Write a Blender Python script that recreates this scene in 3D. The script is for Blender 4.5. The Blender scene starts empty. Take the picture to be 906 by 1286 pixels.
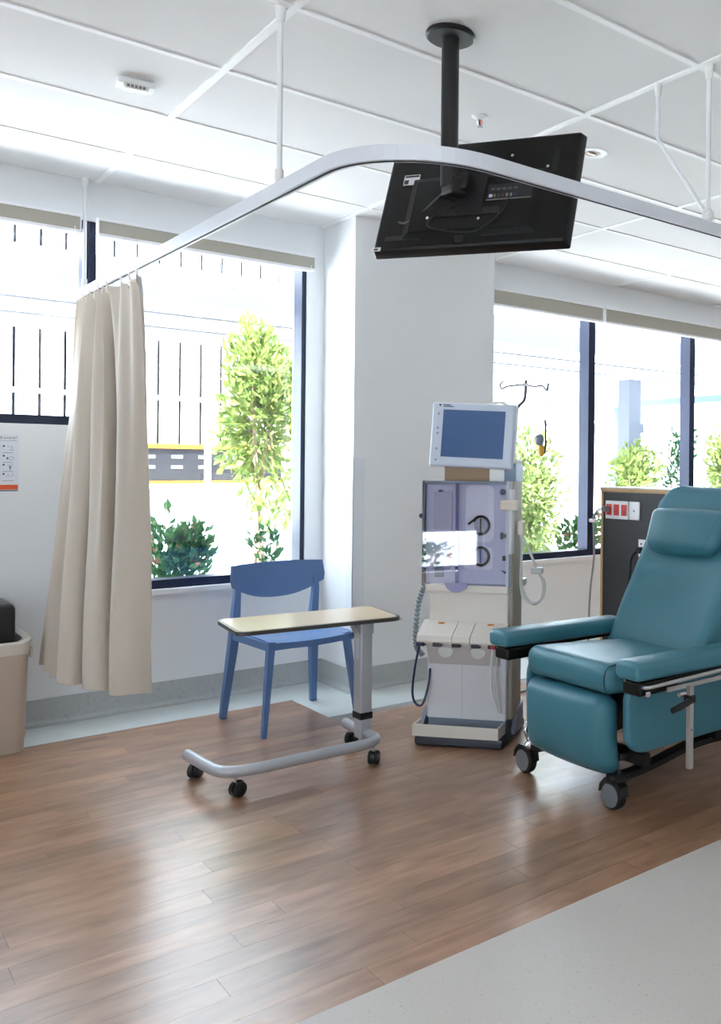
import bpy, bmesh, math, random
from mathutils import Vector, Matrix
random.seed(7)
PI = math.pi
sc = bpy.context.scene
COL = sc.collection
W, H = 906, 1286

# ------------------------------------------------------------------ camera
F_PX, YAW, ROLL, CX, CY, EYE = 1112.14, 0.74739, 0.00949, 759.8, 585.84, 1.29
fw = Vector((math.sin(YAW), math.cos(YAW), 0)); rt = Vector((math.cos(YAW), -math.sin(YAW), 0)); up = Vector((0, 0, 1))
r2 = rt * math.cos(ROLL) + up * math.sin(ROLL); u2 = up * math.cos(ROLL) - rt * math.sin(ROLL)
cd = bpy.data.cameras.new('camera'); cam = bpy.data.objects.new('camera', cd); COL.objects.link(cam)
cam.matrix_world = Matrix(((r2.x, u2.x, -fw.x, 0), (r2.y, u2.y, -fw.y, 0), (r2.z, u2.z, -fw.z, EYE), (0, 0, 0, 1)))
cd.sensor_fit = 'AUTO'; cd.sensor_width = 36; cd.lens = F_PX / H * 36
cd.shift_x = (W / 2 - CX) / H; cd.shift_y = (CY - H / 2) / H
cd.clip_start = 0.05; cd.clip_end = 300
sc.camera = cam

# ------------------------------------------------------------------ sky, sun, exposure
wd = bpy.data.worlds.new('sky'); sc.world = wd; wd.use_nodes = True
nt = wd.node_tree; nt.nodes.clear()
o_ = nt.nodes.new('ShaderNodeOutputWorld'); b_ = nt.nodes.new('ShaderNodeBackground')
b_.inputs['Color'].default_value = (0.81, 0.905, 1.0, 1); b_.inputs['Strength'].default_value = 8.0
nt.links.new(b_.outputs[0], o_.inputs[0])
sd = bpy.data.lights.new('sun', 'SUN'); sd.energy = 38; sd.angle = 0.01; sd.color = (1, 0.98, 0.95)
sun = bpy.data.objects.new('sun', sd); COL.objects.link(sun)
sun.rotation_euler = Vector((0.22, 0.36, -0.95)).to_track_quat('-Z', 'Y').to_euler()   # from behind the building
sun.location = (0, -4, 12)
vs = sc.view_settings; vs.view_transform = 'Standard'; vs.look = 'None'; vs.gamma = 1; vs.use_curve_mapping = False
vs.exposure = 0.46
sc.cycles.max_bounces = 10; sc.cycles.diffuse_bounces = 6; sc.cycles.transparent_max_bounces = 16
sc.cycles.caustics_reflective = False; sc.cycles.caustics_refractive = False
sc.cycles.sample_clamp_indirect = 8

# ------------------------------------------------------------------ materials
def lin(c):
    return tuple((x / 255 / 12.92) if x / 255 <= 0.04045 else ((x / 255 + 0.055) / 1.055) ** 2.4 for x in c)
MATS = {}
def mat(name, rgb, rough=0.5, metal=0.0, noise=0.0, nscale=30, bump=0.0, bscale=80, coat=0, alpha=1, emit=None, estr=1, spec=0.5, rnd=0.0, sheen=0, transl=0):
    if name in MATS: return MATS[name]
    m = bpy.data.materials.new(name); m.use_nodes = True
    t = m.node_tree; p = t.nodes['Principled BSDF']
    c = (*lin(rgb), 1)
    p.inputs['Base Color'].default_value = c
    p.inputs['Roughness'].default_value = rough; p.inputs['Metallic'].default_value = metal
    p.inputs['Coat Weight'].default_value = coat; p.inputs['Coat Roughness'].default_value = 0.08
    p.inputs['Alpha'].default_value = alpha; p.inputs['Specular IOR Level'].default_value = spec
    p.inputs['Sheen Weight'].default_value = sheen
    if transl:
        p.inputs['Subsurface Weight'].default_value = 0
    if emit:
        p.inputs['Emission Color'].default_value = (*lin(emit), 1); p.inputs['Emission Strength'].default_value = estr
    col = None
    if noise or rnd:
        tc = t.nodes.new('ShaderNodeTexCoord')
        hs = t.nodes.new('ShaderNodeHueSaturation'); hs.inputs['Color'].default_value = c
        ma = t.nodes.new('ShaderNodeMath'); ma.operation = 'MULTIPLY_ADD'
        if noise:
            nz = t.nodes.new('ShaderNodeTexNoise'); nz.inputs['Scale'].default_value = nscale; nz.inputs['Detail'].default_value = 4
            t.links.new(tc.outputs['Object'], nz.inputs['Vector']); t.links.new(nz.outputs['Fac'], ma.inputs[0])
            ma.inputs[1].default_value = 2 * noise; ma.inputs[2].default_value = 1 - noise
        else:
            oi = t.nodes.new('ShaderNodeObjectInfo'); t.links.new(oi.outputs['Random'], ma.inputs[0])
            ma.inputs[1].default_value = 2 * rnd; ma.inputs[2].default_value = 1 - rnd
        t.links.new(ma.outputs[0], hs.inputs['Value']); t.links.new(hs.outputs[0], p.inputs['Base Color'])
    if bump:
        tc = t.nodes.new('ShaderNodeTexCoord')
        nz = t.nodes.new('ShaderNodeTexNoise'); nz.inputs['Scale'].default_value = bscale; nz.inputs['Detail'].default_value = 3
        bp = t.nodes.new('ShaderNodeBump'); bp.inputs['Strength'].default_value = bump; bp.inputs['Distance'].default_value = 0.002
        t.links.new(tc.outputs['Object'], nz.inputs['Vector']); t.links.new(nz.outputs['Fac'], bp.inputs['Height']); t.links.new(bp.outputs[0], p.inputs['Normal'])
    MATS[name] = m
    return m

def wood_floor_mat():
    m = bpy.data.materials.new('oak vinyl plank'); m.use_nodes = True; t = m.node_tree; p = t.nodes['Principled BSDF']
    N = t.nodes.new; L = t.links.new
    tc = N('ShaderNodeTexCoord'); oi = N('ShaderNodeObjectInfo')
    sep = N('ShaderNodeVectorMath'); sep.operation = 'SCALE'; sep.inputs['Scale'].default_value = 37
    cmb = N('ShaderNodeCombineXYZ'); L(oi.outputs['Random'], cmb.inputs[0]); L(oi.outputs['Random'], cmb.inputs[1])
    L(cmb.outputs[0], sep.inputs[0])
    add = N('ShaderNodeVectorMath'); L(tc.outputs['Object'], add.inputs[0]); L(sep.outputs[0], add.inputs[1])
    mp = N('ShaderNodeMapping'); mp.inputs['Scale'].default_value = (5, 26, 1); L(add.outputs[0], mp.inputs['Vector'])
    n1 = N('ShaderNodeTexNoise'); n1.inputs['Scale'].default_value = 1.0; n1.inputs['Detail'].default_value = 6; n1.inputs['Distortion'].default_value = 0.6; L(mp.outputs[0], n1.inputs['Vector'])
    mp2 = N('ShaderNodeMapping'); mp2.inputs['Scale'].default_value = (3, 8, 1); L(add.outputs[0], mp2.inputs['Vector'])
    n2 = N('ShaderNodeTexNoise'); n2.inputs['Scale'].default_value = 1.6; n2.inputs['Detail'].default_value = 3; L(mp2.outputs[0], n2.inputs['Vector'])
    r1 = N('ShaderNodeValToRGB'); r1.color_ramp.elements[0].position = 0.28; r1.color_ramp.elements[1].position = 0.75
    r1.color_ramp.elements[0].color = (*lin((112, 80, 60)), 1); r1.color_ramp.elements[1].color = (*lin((172, 134, 106)), 1)
    mx0 = N('ShaderNodeMath'); mx0.operation = 'MULTIPLY_ADD'; mx0.inputs[1].default_value = 0.5; L(n1.outputs['Fac'], mx0.inputs[0])
    mx1 = N('ShaderNodeMath'); mx1.operation = 'MULTIPLY'; mx1.inputs[1].default_value = 0.5; L(n2.outputs['Fac'], mx1.inputs[0]); L(mx1.outputs[0], mx0.inputs[2])
    L(mx0.outputs[0], r1.inputs['Fac'])
    hs = N('ShaderNodeHueSaturation'); L(r1.outputs['Color'], hs.inputs['Color'])
    mv = N('ShaderNodeMath'); mv.operation = 'MULTIPLY_ADD'; mv.inputs[1].default_value = 0.40; mv.inputs[2].default_value = 0.97; L(oi.outputs['Random'], mv.inputs[0]); L(mv.outputs[0], hs.inputs['Value'])
    L(hs.outputs[0], p.inputs['Base Color'])
    rr = N('ShaderNodeMath'); rr.operation = 'MULTIPLY_ADD'; rr.inputs[1].default_value = 0.10; rr.inputs[2].default_value = 0.25; L(n1.outputs['Fac'], rr.inputs[0]); L(rr.outputs[0], p.inputs['Roughness'])
    bp = N('ShaderNodeBump'); bp.inputs['Strength'].default_value = 0.12; bp.inputs['Distance'].default_value = 0.001; L(n1.outputs['Fac'], bp.inputs['Height']); L(bp.outputs[0], p.inputs['Normal'])
    p.inputs['Specular IOR Level'].default_value = 0.8; p.inputs['Coat Weight'].default_value = 0.3; p.inputs['Coat Roughness'].default_value = 0.24
    return m

def speckle_mat(name, base, dark, rough, dens=0.63, scale=110):
    m = bpy.data.materials.new(name); m.use_nodes = True; t = m.node_tree; p = t.nodes['Principled BSDF']
    N = t.nodes.new; L = t.links.new
    tc = N('ShaderNodeTexCoord'); mp = N('ShaderNodeMapping'); mp.inputs['Scale'].default_value = (1, 1.6, 1); L(tc.outputs['Object'], mp.inputs['Vector'])
    nz = N('ShaderNodeTexNoise'); nz.inputs['Scale'].default_value = scale; nz.inputs['Detail'].default_value = 2; L(mp.outputs[0], nz.inputs['Vector'])
    r = N('ShaderNodeValToRGB'); r.color_ramp.elements[0].position = dens; r.color_ramp.elements[1].position = dens + 0.06
    r.color_ramp.elements[0].color = (*lin(base), 1); r.color_ramp.elements[1].color = (*lin(dark), 1)
    L(nz.outputs['Fac'], r.inputs['Fac']); L(r.outputs[0], p.inputs['Base Color'])
    p.inputs['Roughness'].default_value = rough
    return m

def glass_mat(name='window glass', tint=(250, 253, 255), refl=0.06, spread=0.0):
    m = bpy.data.materials.new(name); m.use_nodes = True; t = m.node_tree; t.nodes.clear()
    N = t.nodes.new; L = t.links.new
    o = N('ShaderNodeOutputMaterial'); tr = N('ShaderNodeBsdfTransparent'); gl = N('ShaderNodeBsdfGlossy'); mx = N('ShaderNodeMixShader')
    tr.inputs[0].default_value = (*lin(tint), 1); gl.inputs['Roughness'].default_value = 0.02
    mx.inputs[0].default_value = refl
    L(tr.outputs[0], mx.inputs[1]); L(gl.outputs[0], mx.inputs[2]); L(mx.outputs[0], o.inputs[0])
    return m

def leaf_mat(name, c1, c2, c3=None):
    m = bpy.data.materials.new(name); m.use_nodes = True; t = m.node_tree; t.nodes.clear()
    N = t.nodes.new; L = t.links.new
    o = N('ShaderNodeOutputMaterial'); d = N('ShaderNodeBsdfDiffuse'); tl = N('ShaderNodeBsdfTranslucent'); mx = N('ShaderNodeMixShader'); mx.inputs[0].default_value = 0.4
    tc = N('ShaderNodeTexCoord'); nz = N('ShaderNodeTexNoise'); nz.inputs['Scale'].default_value = 14; nz.inputs['Detail'].default_value = 3; L(tc.outputs['Object'], nz.inputs['Vector'])
    r = N('ShaderNodeValToRGB'); r.color_ramp.elements[0].position = 0.35; r.color_ramp.elements[1].position = 0.62
    r.color_ramp.elements[0].color = (*lin(c1), 1); r.color_ramp.elements[1].color = (*lin(c2), 1)
    if c3:
        e = r.color_ramp.elements.new(0.68); e.color = (*lin(c3), 1)
    L(nz.outputs['Fac'], r.inputs['Fac'])
    L(r.outputs[0], d.inputs[0]); L(r.outputs[0], tl.inputs[0]); L(d.outputs[0], mx.inputs[1]); L(tl.outputs[0], mx.inputs[2]); L(mx.outputs[0], o.inputs[0])
    return m

M_wall = mat('white wall paint', (234, 236, 238), 0.55, noise=0.01, nscale=3)
M_tile = mat('ceiling tile', (232, 231, 230), 0.8, bump=0.05, bscale=300)
M_bar = mat('white grid bar', (246, 246, 245), 0.45)
M_wood = wood_floor_mat()
M_vinyl = speckle_mat('pale speckled vinyl', (199, 193, 187), (150, 144, 137), 0.38, 0.66, 120)
M_border = speckle_mat('pale border vinyl', (206, 212, 210), (180, 186, 184), 0.3, 0.66, 120)
M_skirt = speckle_mat('grey coved skirting', (178, 181, 180), (168, 171, 170), 0.35, 0.58, 60)
M_frame = mat('dark navy aluminium', (30, 38, 62), 0.32, metal=0.3)
M_glass = glass_mat()
M_blind = mat('beige roller blind', (176, 172, 160), 0.8, bump=0.1, bscale=400)
M_white = mat('white powder coat', (240, 241, 243), 0.35)
M_wplastic = mat('white plastic', (236, 236, 234), 0.4)
M_black = mat('black plastic', (22, 22, 24), 0.35)
M_blackg = mat('gloss black plastic', (13, 13, 14), 0.33, spec=0.3)
M_rub = mat('black rubber', (26, 26, 28), 0.6)
M_grey = mat('grey plastic', (112, 114, 120), 0.5)
M_chrome = mat('chrome steel', (205, 205, 208), 0.18, metal=1)
M_steel = mat('brushed steel', (190, 190, 190), 0.32, metal=0.9)
M_silver = mat('silver grey paint', (176, 178, 184), 0.38, metal=0.2)
M_blue = mat('blue moulded plastic', (88, 122, 172), 0.42, noise=0.02, nscale=5)
M_teal = mat('teal vinyl upholstery', (62, 118, 134), 0.38, bump=0.08, bscale=350, noise=0.03, nscale=4)
M_curt = mat('cream curtain cloth', (200, 190, 177), 0.85, bump=0.12, bscale=500, noise=0.02, nscale=8, sheen=0.2)

# ------------------------------------------------------------------ geometry helpers
class G:
    def __init__(s): s.v = []; s.f = []
    def add(s, vs, fs):
        k = len(s.v); s.v += [tuple(x) for x in vs]; s.f += [tuple(i + k for i in f) for f in fs]; return s
    def bx(s, x0, x1, y0, y1, z0, z1):
        return s.add([(x0, y0, z0), (x1, y0, z0), (x1, y1, z0), (x0, y1, z0), (x0, y0, z1), (x1, y0, z1), (x1, y1, z1), (x0, y1, z1)],
                     [(0, 3, 2, 1), (4, 5, 6, 7), (0, 1, 5, 4), (1, 2, 6, 5), (2, 3, 7, 6), (3, 0, 4, 7)])
    def cb(s, c, sz):
        return s.bx(c[0] - sz[0] / 2, c[0] + sz[0] / 2, c[1] - sz[1] / 2, c[1] + sz[1] / 2, c[2] - sz[2] / 2, c[2] + sz[2] / 2)
    def rb(s, c, sz, r, seg=3, mid=1, fn=None):
        """rounded box, optional fn(u,v,w)->offset with u,v,w in -1..1"""
        hx = [q / 2 for q in sz]; r = min(r, *[q * 0.999 for q in hx])
        def cl(hh):
            a = [-hh + r * (1 - math.cos(i / seg * PI / 2) * 1.0) * 1.0 for i in range(seg + 1)]
            a = [-hh + r * (i / seg) for i in range(seg + 1)]
            m = [-(hh - r) + 2 * (hh - r) * i / mid for i in range(1, mid)] if hh - r > 1e-5 else []
            b = [-q for q in reversed(a)]
            out = a + m + b
            res = []
            for q in out:
                if not res or q - res[-1] > 1e-6: res.append(q)
            return res
        X, Y, Z = cl(hx[0]), cl(hx[1]), cl(hx[2])
        idx = {}; vs = []; fs = []
        def P(x, y, z):
            k = (round(x, 6), round(y, 6), round(z, 6))
            if k in idx: return idx[k]
            q = [max(-(hh - r), min(hh - r, w)) for w, hh in zip((x, y, z), hx)]
            d = Vector((x - q[0], y - q[1], z - q[2]))
            if d.length > 1e-9: d = d.normalized() * r
            p = Vector(q) + d
            if fn: p = p + Vector(fn(x / hx[0], y / hx[1], z / hx[2]))
            idx[k] = len(vs); vs.append((p.x + c[0], p.y + c[1], p.z + c[2])); return idx[k]
        def face(A, B, f, flip):
            for i in range(len(A) - 1):
                for j in range(len(B) - 1):
                    q = [f(A[i], B[j]), f(A[i + 1], B[j]), f(A[i + 1], B[j + 1]), f(A[i], B[j + 1])]
                    fs.append(tuple(reversed(q)) if flip else tuple(q))
        face(X, Y, lambda a, b: P(a, b, hx[2]), False); face(X, Y, lambda a, b: P(a, b, -hx[2]), True)
        face(Y, Z, lambda a, b: P(hx[0], a, b), False); face(Y, Z, lambda a, b: P(-hx[0], a, b), True)
        face(X, Z, lambda a, b: P(a, -hx[1], b), False); face(X, Z, lambda a, b: P(a, hx[1], b), True)
        return s.add(vs, fs)
    def tube(s, path, r, n=10, closed=False, caps=True, sq=None):
        path = [Vector(p) for p in path]; m = len(path)
        rr = r if isinstance(r, (list, tuple)) else [r] * m
        tang = []
        for i in range(m):
            a = path[i - 1] if (i > 0 or closed) else path[i]; b = path[(i + 1) % m] if (i < m - 1 or closed) else path[i]
            tang.append((b - a).normalized())
        ref = Vector((0, 0, 1)) if abs(tang[0].z) < 0.9 else Vector((1, 0, 0))
        nrm = (ref - tang[0] * ref.dot(tang[0])).normalized(); vs = []; fs = []
        for i in range(m):
            nrm = (nrm - tang[i] * nrm.dot(tang[i])).normalized(); bi = tang[i].cross(nrm)
            for k in range(n):
                if sq:
                    px, pz = [(-1, -1), (1, -1), (1, 1), (-1, 1)][k % 4]
                    vs.append(path[i] + bi * px * sq[0] / 2 * (rr[i] / rr[0]) + nrm * pz * sq[1] / 2 * (rr[i] / rr[0]))
                else:
                    a = 2 * PI * k / n
                    vs.append(path[i] + (nrm * math.cos(a) + bi * math.sin(a)) * rr[i])
        for i in range(m if closed else m - 1):
            for k in range(n):
                a = i * n + k; b = i * n + (k + 1) % n; c = ((i + 1) % m) * n + (k + 1) % n; d = ((i + 1) % m) * n + k
                fs.append((a, b, c, d))
        if caps and not closed:
            fs.append(tuple(reversed(range(n)))); fs.append(tuple((m - 1) * n + k for k in range(n)))
        return s.add(vs, fs)
    def cyl(s, p0, p1, r0, r1=None, n=16):
        return s.tube([p0, p1], [r0, r0 if r1 is None else r1], n)
    def lathe(s, prof, c=(0, 0, 0), axis='Z', n=20):
        vs = []; fs = []
        for r, z in prof:
            for k in range(n):
                a = 2 * PI * k / n; q = (r * math.cos(a), r * math.sin(a), z)
                if axis == 'Y': q = (q[0], q[2], q[1])
                if axis == 'X': q = (q[2], q[0], q[1])
                vs.append((q[0] + c[0], q[1] + c[1], q[2] + c[2]))
        for i in range(len(prof) - 1):
            for k in range(n):
                fs.append((i * n + k, i * n + (k + 1) % n, (i + 1) * n + (k + 1) % n, (i + 1) * n + k))
        fs.append(tuple(reversed(range(n)))); fs.append(tuple((len(prof) - 1) * n + k for k in range(n)))
        return s.add(vs, fs)
    def prism(s, pts, a0, a1, axis='Y'):
        """2d outline extruded along axis. axis Y: pts=(x,z); X: pts=(y,z); Z: pts=(x,y)"""
        def mk(p, a):
            return (p[0], a, p[1]) if axis == 'Y' else ((a, p[0], p[1]) if axis == 'X' else (p[0], p[1], a))
        n = len(pts); vs = [mk(p, a0) for p in pts] + [mk(p, a1) for p in pts]
        fs = [tuple(range(n)), tuple(reversed(range(n, 2 * n)))] + [(i, (i + 1) % n, n + (i + 1) % n, n + i) for i in range(n)]
        return s.add(vs, fs)
    def sheet(s, rows, th=None):
        """grid of points rows[i][j]; optional thickness along computed normals"""
        R, Cn = len(rows), len(rows[0]); rows = [[Vector(p) for p in r] for r in rows]
        def nor(i, j):
            a = rows[min(i + 1, R - 1)][j] - rows[max(i - 1, 0)][j]; b = rows[i][min(j + 1, Cn - 1)] - rows[i][max(j - 1, 0)]
            q = a.cross(b); return q.normalized() if q.length > 1e-12 else Vector((0, 0, 1))
        vs = [p for r in rows for p in r]; fs = [(i * Cn + j, (i + 1) * Cn + j, (i + 1) * Cn + j + 1, i * Cn + j + 1) for i in range(R - 1) for j in range(Cn - 1)]
        if th:
            k = R * Cn; vs += [rows[i][j] - nor(i, j) * th for i in range(R) for j in range(Cn)]
            fs += [tuple(k + q for q in reversed(f)) for f in list(fs)]
            for j in range(Cn - 1):
                fs.append((j, j + 1, k + j + 1, k + j)); a = (R - 1) * Cn + j; fs.append((a + 1, a, k + a, k + a + 1))
            for i in range(R - 1):
                a = i * Cn; fs.append((a + Cn, a, k + a, k + a + Cn)); a = i * Cn + Cn - 1; fs.append((a, a + Cn, k + a + Cn, k + a))
        return s.add(vs, fs)
    def xf(s, M):
        s.v = [tuple(M @ Vector(p)) for p in s.v]; return s
    def mesh(s, name, m, smooth=False):
        me = bpy.data.meshes.new(name); me.from_pydata(s.v, [], s.f); me.validate()
        b = bmesh.new(); b.from_mesh(me); bmesh.ops.recalc_face_normals(b, faces=b.faces); b.to_mesh(me); b.free()
        if m: me.materials.append(m)
        if smooth:
            for p in me.polygons: p.use_smooth = True
            try: me.set_sharp_from_angle(angle=math.radians(40))
            except Exception: pass
        return me
    def obj(s, name, m, parent=None, smooth=False):
        return link(name, s.mesh(name, m, smooth), parent)

def link(name, me, parent=None):
    o = bpy.data.objects.new(name, me); COL.objects.link(o)
    if parent: o.parent = parent
    return o
def tag(o, label, cat, group=None):
    o['label'] = label; o['category'] = cat
    if group: o['group'] = group
    return o
def thing(name, label, cat, loc=(0, 0, 0), rotz=0, group=None):
    o = bpy.data.objects.new(name, None); COL.objects.link(o); o.empty_display_size = 0.1
    o.location = loc; o.rotation_euler = (0, 0, rotz); return tag(o, label, cat, group)
def struct(name, label, g, m, smooth=False):
    o = g.obj(name, m, None, smooth); o['kind'] = 'structure'; o['label'] = label; return o
def rr_outline(x0, x1, y0, y1, r, n=5):
    out = []
    for cx, cy, a0 in ((x1 - r, y0 + r, -PI / 2), (x1 - r, y1 - r, 0), (x0 + r, y1 - r, PI / 2), (x0 + r, y0 + r, PI)):
        for i in range(n + 1):
            a = a0 + PI / 2 * i / n; out.append((cx + r * math.cos(a), cy + r * math.sin(a)))
    return out
def spline(pts, n=8, closed=False):
    P = [Vector(p) for p in pts]; out = []; m = len(P)
    for i in range(m if closed else m - 1):
        p0 = P[i - 1] if (i > 0 or closed) else P[0] * 2 - P[1]; p1 = P[i]; p2 = P[(i + 1) % m]
        p3 = P[(i + 2) % m] if (i + 2 < m or closed) else P[-1] * 2 - P[-2]
        for k in range(n):
            t = k / n
            out.append(0.5 * ((2 * p1) + (p2 - p0) * t + (2 * p0 - 5 * p1 + 4 * p2 - p3) * t * t + (3 * p1 - p0 - 3 * p2 + p3) * t ** 3))
    if not closed: out.append(P[-1])
    return out
def text(name, body, size, m, parent, M, ext=0.0004, align='LEFT'):
    c = bpy.data.curves.new(name, 'FONT'); c.body = body; c.size = size; c.extrude = ext; c.align_x = align; c.materials.append(m)
    tmp = bpy.data.objects.new('tmp', c); COL.objects.link(tmp)
    me = bpy.data.meshes.new_from_object(tmp.evaluated_get(bpy.context.evaluated_depsgraph_get())); bpy.data.objects.remove(tmp)
    me.name = name; me.materials.clear(); me.materials.append(m)
    o = link(name, me, parent); o.matrix_local = M; return o

# ------------------------------------------------------------------ the room
CE = 2.699; YW = 5.03; YO = 5.23                  # ceiling height, window wall inner and outer face
XL, XR, YB = -3.2, 9.0, -4.5                      # left wall, right wall, wall behind the camera
PX0, PX1, PY = 2.361, 3.324, 4.64                 # pillar

floor = struct('floor', 'floor base under wood look planks and pale vinyl', G().bx(XL, XR, YB, YO, -0.15, -0.004), mat('screed', (150, 150, 150), 0.8))
EDGE, BRD = 1.972, 0.335                          # wood starts; border strip width
yA = YW - BRD; yP = PY - 0.385; xP0 = PX0 - 0.32; xP1 = PX1 + 0.32
G().bx(XL, XR, YB, EDGE, -0.004, 0).obj('vinyl_sheet', M_vinyl, floor)
gb = G().bx(XL, xP0, yA, YW, -0.004, 0); gb.bx(xP1, XR, yA, YW, -0.004, 0); gb.bx(xP0, xP1, yP, YW, -0.004, 0)
gb.obj('vinyl_border', M_border, floor)
PWID = 0.100; PLEN = 0.92
ny = int(round((yA - EDGE) / PWID)); pw = (yA - EDGE) / ny
pm = {}
def plank(x0, x1, y0, y1):
    k = (round(x1 - x0, 3), round(y1 - y0, 3))
    if k not in pm:
        a, b = k[0] / 2 - 0.0004, k[1] / 2 - 0.0004
        pm[k] = G().bx(-a, a, -b, b, -0.004, 0).mesh('plank', M_wood)
    o = link('plank', pm[k], floor); o.location = ((x0 + x1) / 2, (y0 + y1) / 2, 0)
np_ = 0; XW0, XW1 = 0.0, 6.5
rest = G()
for i in range(ny):
    y0 = EDGE + i * pw; y1 = y0 + pw
    spans = [(XL, XR)] if y1 <= yP + 1e-3 else [(XL, xP0), (xP1, XR)]
    off = random.random() * PLEN
    if y0 < yP < y1: y_top = yP
    for (a, b) in spans:
        x = a - off
        while x < b:
            s0, s1 = max(x, a), min(x + PLEN, b)
            if s1 - s0 > 0.01: 
                # only boards the photograph can show are separate
                vis_l = -0.15 + 0.18 * (y0 - EDGE)
                if s1 > 0.1 and s0 < 2.55 + 1.05 * (y0 - EDGE): plank(s0, s1, y0, y1)
                else: rest.bx(s0 + 0.0004, s1 - 0.0004, y0 + 0.0004, y1 - 0.0004, -0.004, 0)
            x += PLEN
o = rest.obj('planks_beyond_view', M_wood, floor); o['kind'] = 'stuff'

# window wall with openings
W1 = (-0.35, 1.118, 1.47, 2.50); W2 = (1.120, 2.256, 0.62, 2.50); W3 = (3.36, 7.6, 0.61, 2.50)
g = G()
g.bx(XL, W1[0], YW, YO, 0, CE); g.bx(W1[0], W3[1], YW, YO, 2.50, CE)
g.bx(W1[0], W1[1], YW, YO, 0, W1[2]); g.bx(W1[1], W2[0], YW + 0.02, YO, 0, 2.50); g.bx(W1[1], W2[0], YW, YW + 0.02, 0, W2[2])
g.bx(W2[0], W2[1], YW, YO, 0, W2[2]); g.bx(W2[1], W3[0], YW, YO, 0, 2.50)
g.bx(W3[0], W3[1], YW, YO, 0, W3[2]); g.bx(W3[1], XR, YW, YO, 0, CE)
wb = struct('wall_back', 'white painted window wall', g, M_wall)
struct('wall_pillar', 'white square pillar between the windows', G().bx(PX0, PX1, PY, YW, 0, CE), M_wall)
g = G(); LW = (1.35, 3.6, 0.12, 2.4); LV = (-2.4, 0.2, 0.9, 2.4)
g.bx(XL - 0.2, XL, YB, LV[0], 0, CE); g.bx(XL - 0.2, XL, LV[1], LW[0], 0, CE); g.bx(XL - 0.2, XL, LW[1], YO, 0, CE)
for q in (LW, LV): g.bx(XL - 0.2, XL, q[0], q[1], 0, q[2]); g.bx(XL - 0.2, XL, q[0], q[1], q[3], CE)
struct('wall_left', 'white side wall beyond the frame', g, M_wall)
struct('wall_right', 'white side wall beyond the frame', G().bx(XR, XR + 0.2, YB, YO, 0, CE), M_wall)
struct('wall_front', 'white wall behind the viewer', G().bx(XL - 0.2, XR + 0.2, YB - 0.2, YB, 0, CE), M_wall)

# coved skirting
def cove(path, h=0.128, d=0.006, r=0.03):
    """profile swept along a polyline of inner-wall corner points with given inward normals"""
    prof = [(0.0, h), (d, h)] + [(d + r - r * math.cos(a), r - r * math.sin(a)) for a in [i * PI / 2 / 5 for i in range(6)]]
    rows = []
    for (p, nrm) in path:
        rows.append([(p[0] + nrm[0] * q[0], p[1] + nrm[1] * q[0], q[1] + 0.0005) for q in prof])
    return G().sheet(rows)
struct('baseboard_back', 'grey coved vinyl skirting under the left window', cove([((XL, YW), (0, -1)), ((PX0, YW), (-1, -1)), ((PX0, PY), (-1, -1)), ((PX1, PY), (1, -1)), ((PX1, YW), (1, -1)), ((XR, YW), (0, -1))]), M_skirt, True)
# corner guard on the pillar
struct('trim_1', 'clear white corner guard on the pillar edge', G().bx(PX0 - 0.003, PX0, PY - 0.003, PY + 0.07, 0.13, 1.325).bx(PX0 - 0.003, PX0 + 0.07, PY - 0.003, PY, 0.13, 1.325), mat('corner guard', (226, 230, 236), 0.3))

# ceiling: slab, tiles, grid bars
ceil = struct('ceiling', 'suspended ceiling slab above the white tiles', G().bx(XL - 0.2, XR + 0.2, YB - 0.2, YO, CE + 0.02, CE + 0.35), mat('slab', (200, 200, 200), 0.9))
GX, GY = 1.145, 2.664
xs = [GX + 1.2 * k for k in range(-4, 8) if XL < GX + 1.2 * k < XR]; ys = [GY + 0.6 * k for k in range(-12, 5) if YB < GY + 0.6 * k < YW]
xe = [XL] + xs + [XR]; ye = [YB] + ys + [YW]
tm = {}
for i in range(len(xe) - 1):
    for j in range(len(ye) - 1):
        a, b = (xe[i + 1] - xe[i]) / 2, (ye[j + 1] - ye[j]) / 2; k = (round(a, 3), round(b, 3))
        if k not in tm: tm[k] = G().bx(-a, a, -b, b, 0, 0.018).mesh('ceiling_tile', M_tile)
        o = link('ceiling_tile', tm[k], ceil); o.location = ((xe[i] + xe[i + 1]) / 2, (ye[j] + ye[j + 1]) / 2, CE)
for x in xs:
    G().bx(x - 0.0135, x + 0.0135, YB, YW, CE - 0.006, CE).obj('grid_bar', M_bar, ceil)
for y in ys:
    G().bx(XL, XR, y - 0.0115, y + 0.0115, CE - 0.0055, CE).obj('grid_bar', M_bar, ceil)

# ------------------------------------------------------------------ windows
FY0, FY1 = YW + 0.015, YW + 0.125
def window(n, label, x0, x1, z0, z1, fb, fl, fr, ft, mull=(), sill=True):
    g = G()
    g.bx(x0, x1, FY0, FY1, z0, z0 + fb).bx(x0, x1, FY0, FY1, z1 - ft, z1).bx(x0, x0 + fl, FY0, FY1, z0 + fb, z1 - ft).bx(x1 - fr, x1, FY0, FY1, z0 + fb, z1 - ft)
    w = struct('window_%d' % n, label, g, M_frame)
    e = [x0 + fl]
    for (a, b) in mull:
        G().bx(a, b, FY0, FY1, z0 + fb, z1 - ft).obj('mullion', M_frame, w); e += [a, b]
    e.append(x1 - fr)
    for i in range(0, len(e), 2):
        G().bx(e[i], e[i + 1], FY1 - 0.03, FY1 - 0.024, z0 + fb, z1 - ft).obj('pane', M_glass, w)
    if sill: G().bx(x0, x1, YW - 0.026, FY0, z0 - 0.028, z0).obj('window_sill', M_white, w)
    return w
window(1, 'high dark-framed window at far left above the bin', *W1, 0.045, 0.04, 0.02, 0.04, sill=False)
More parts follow.
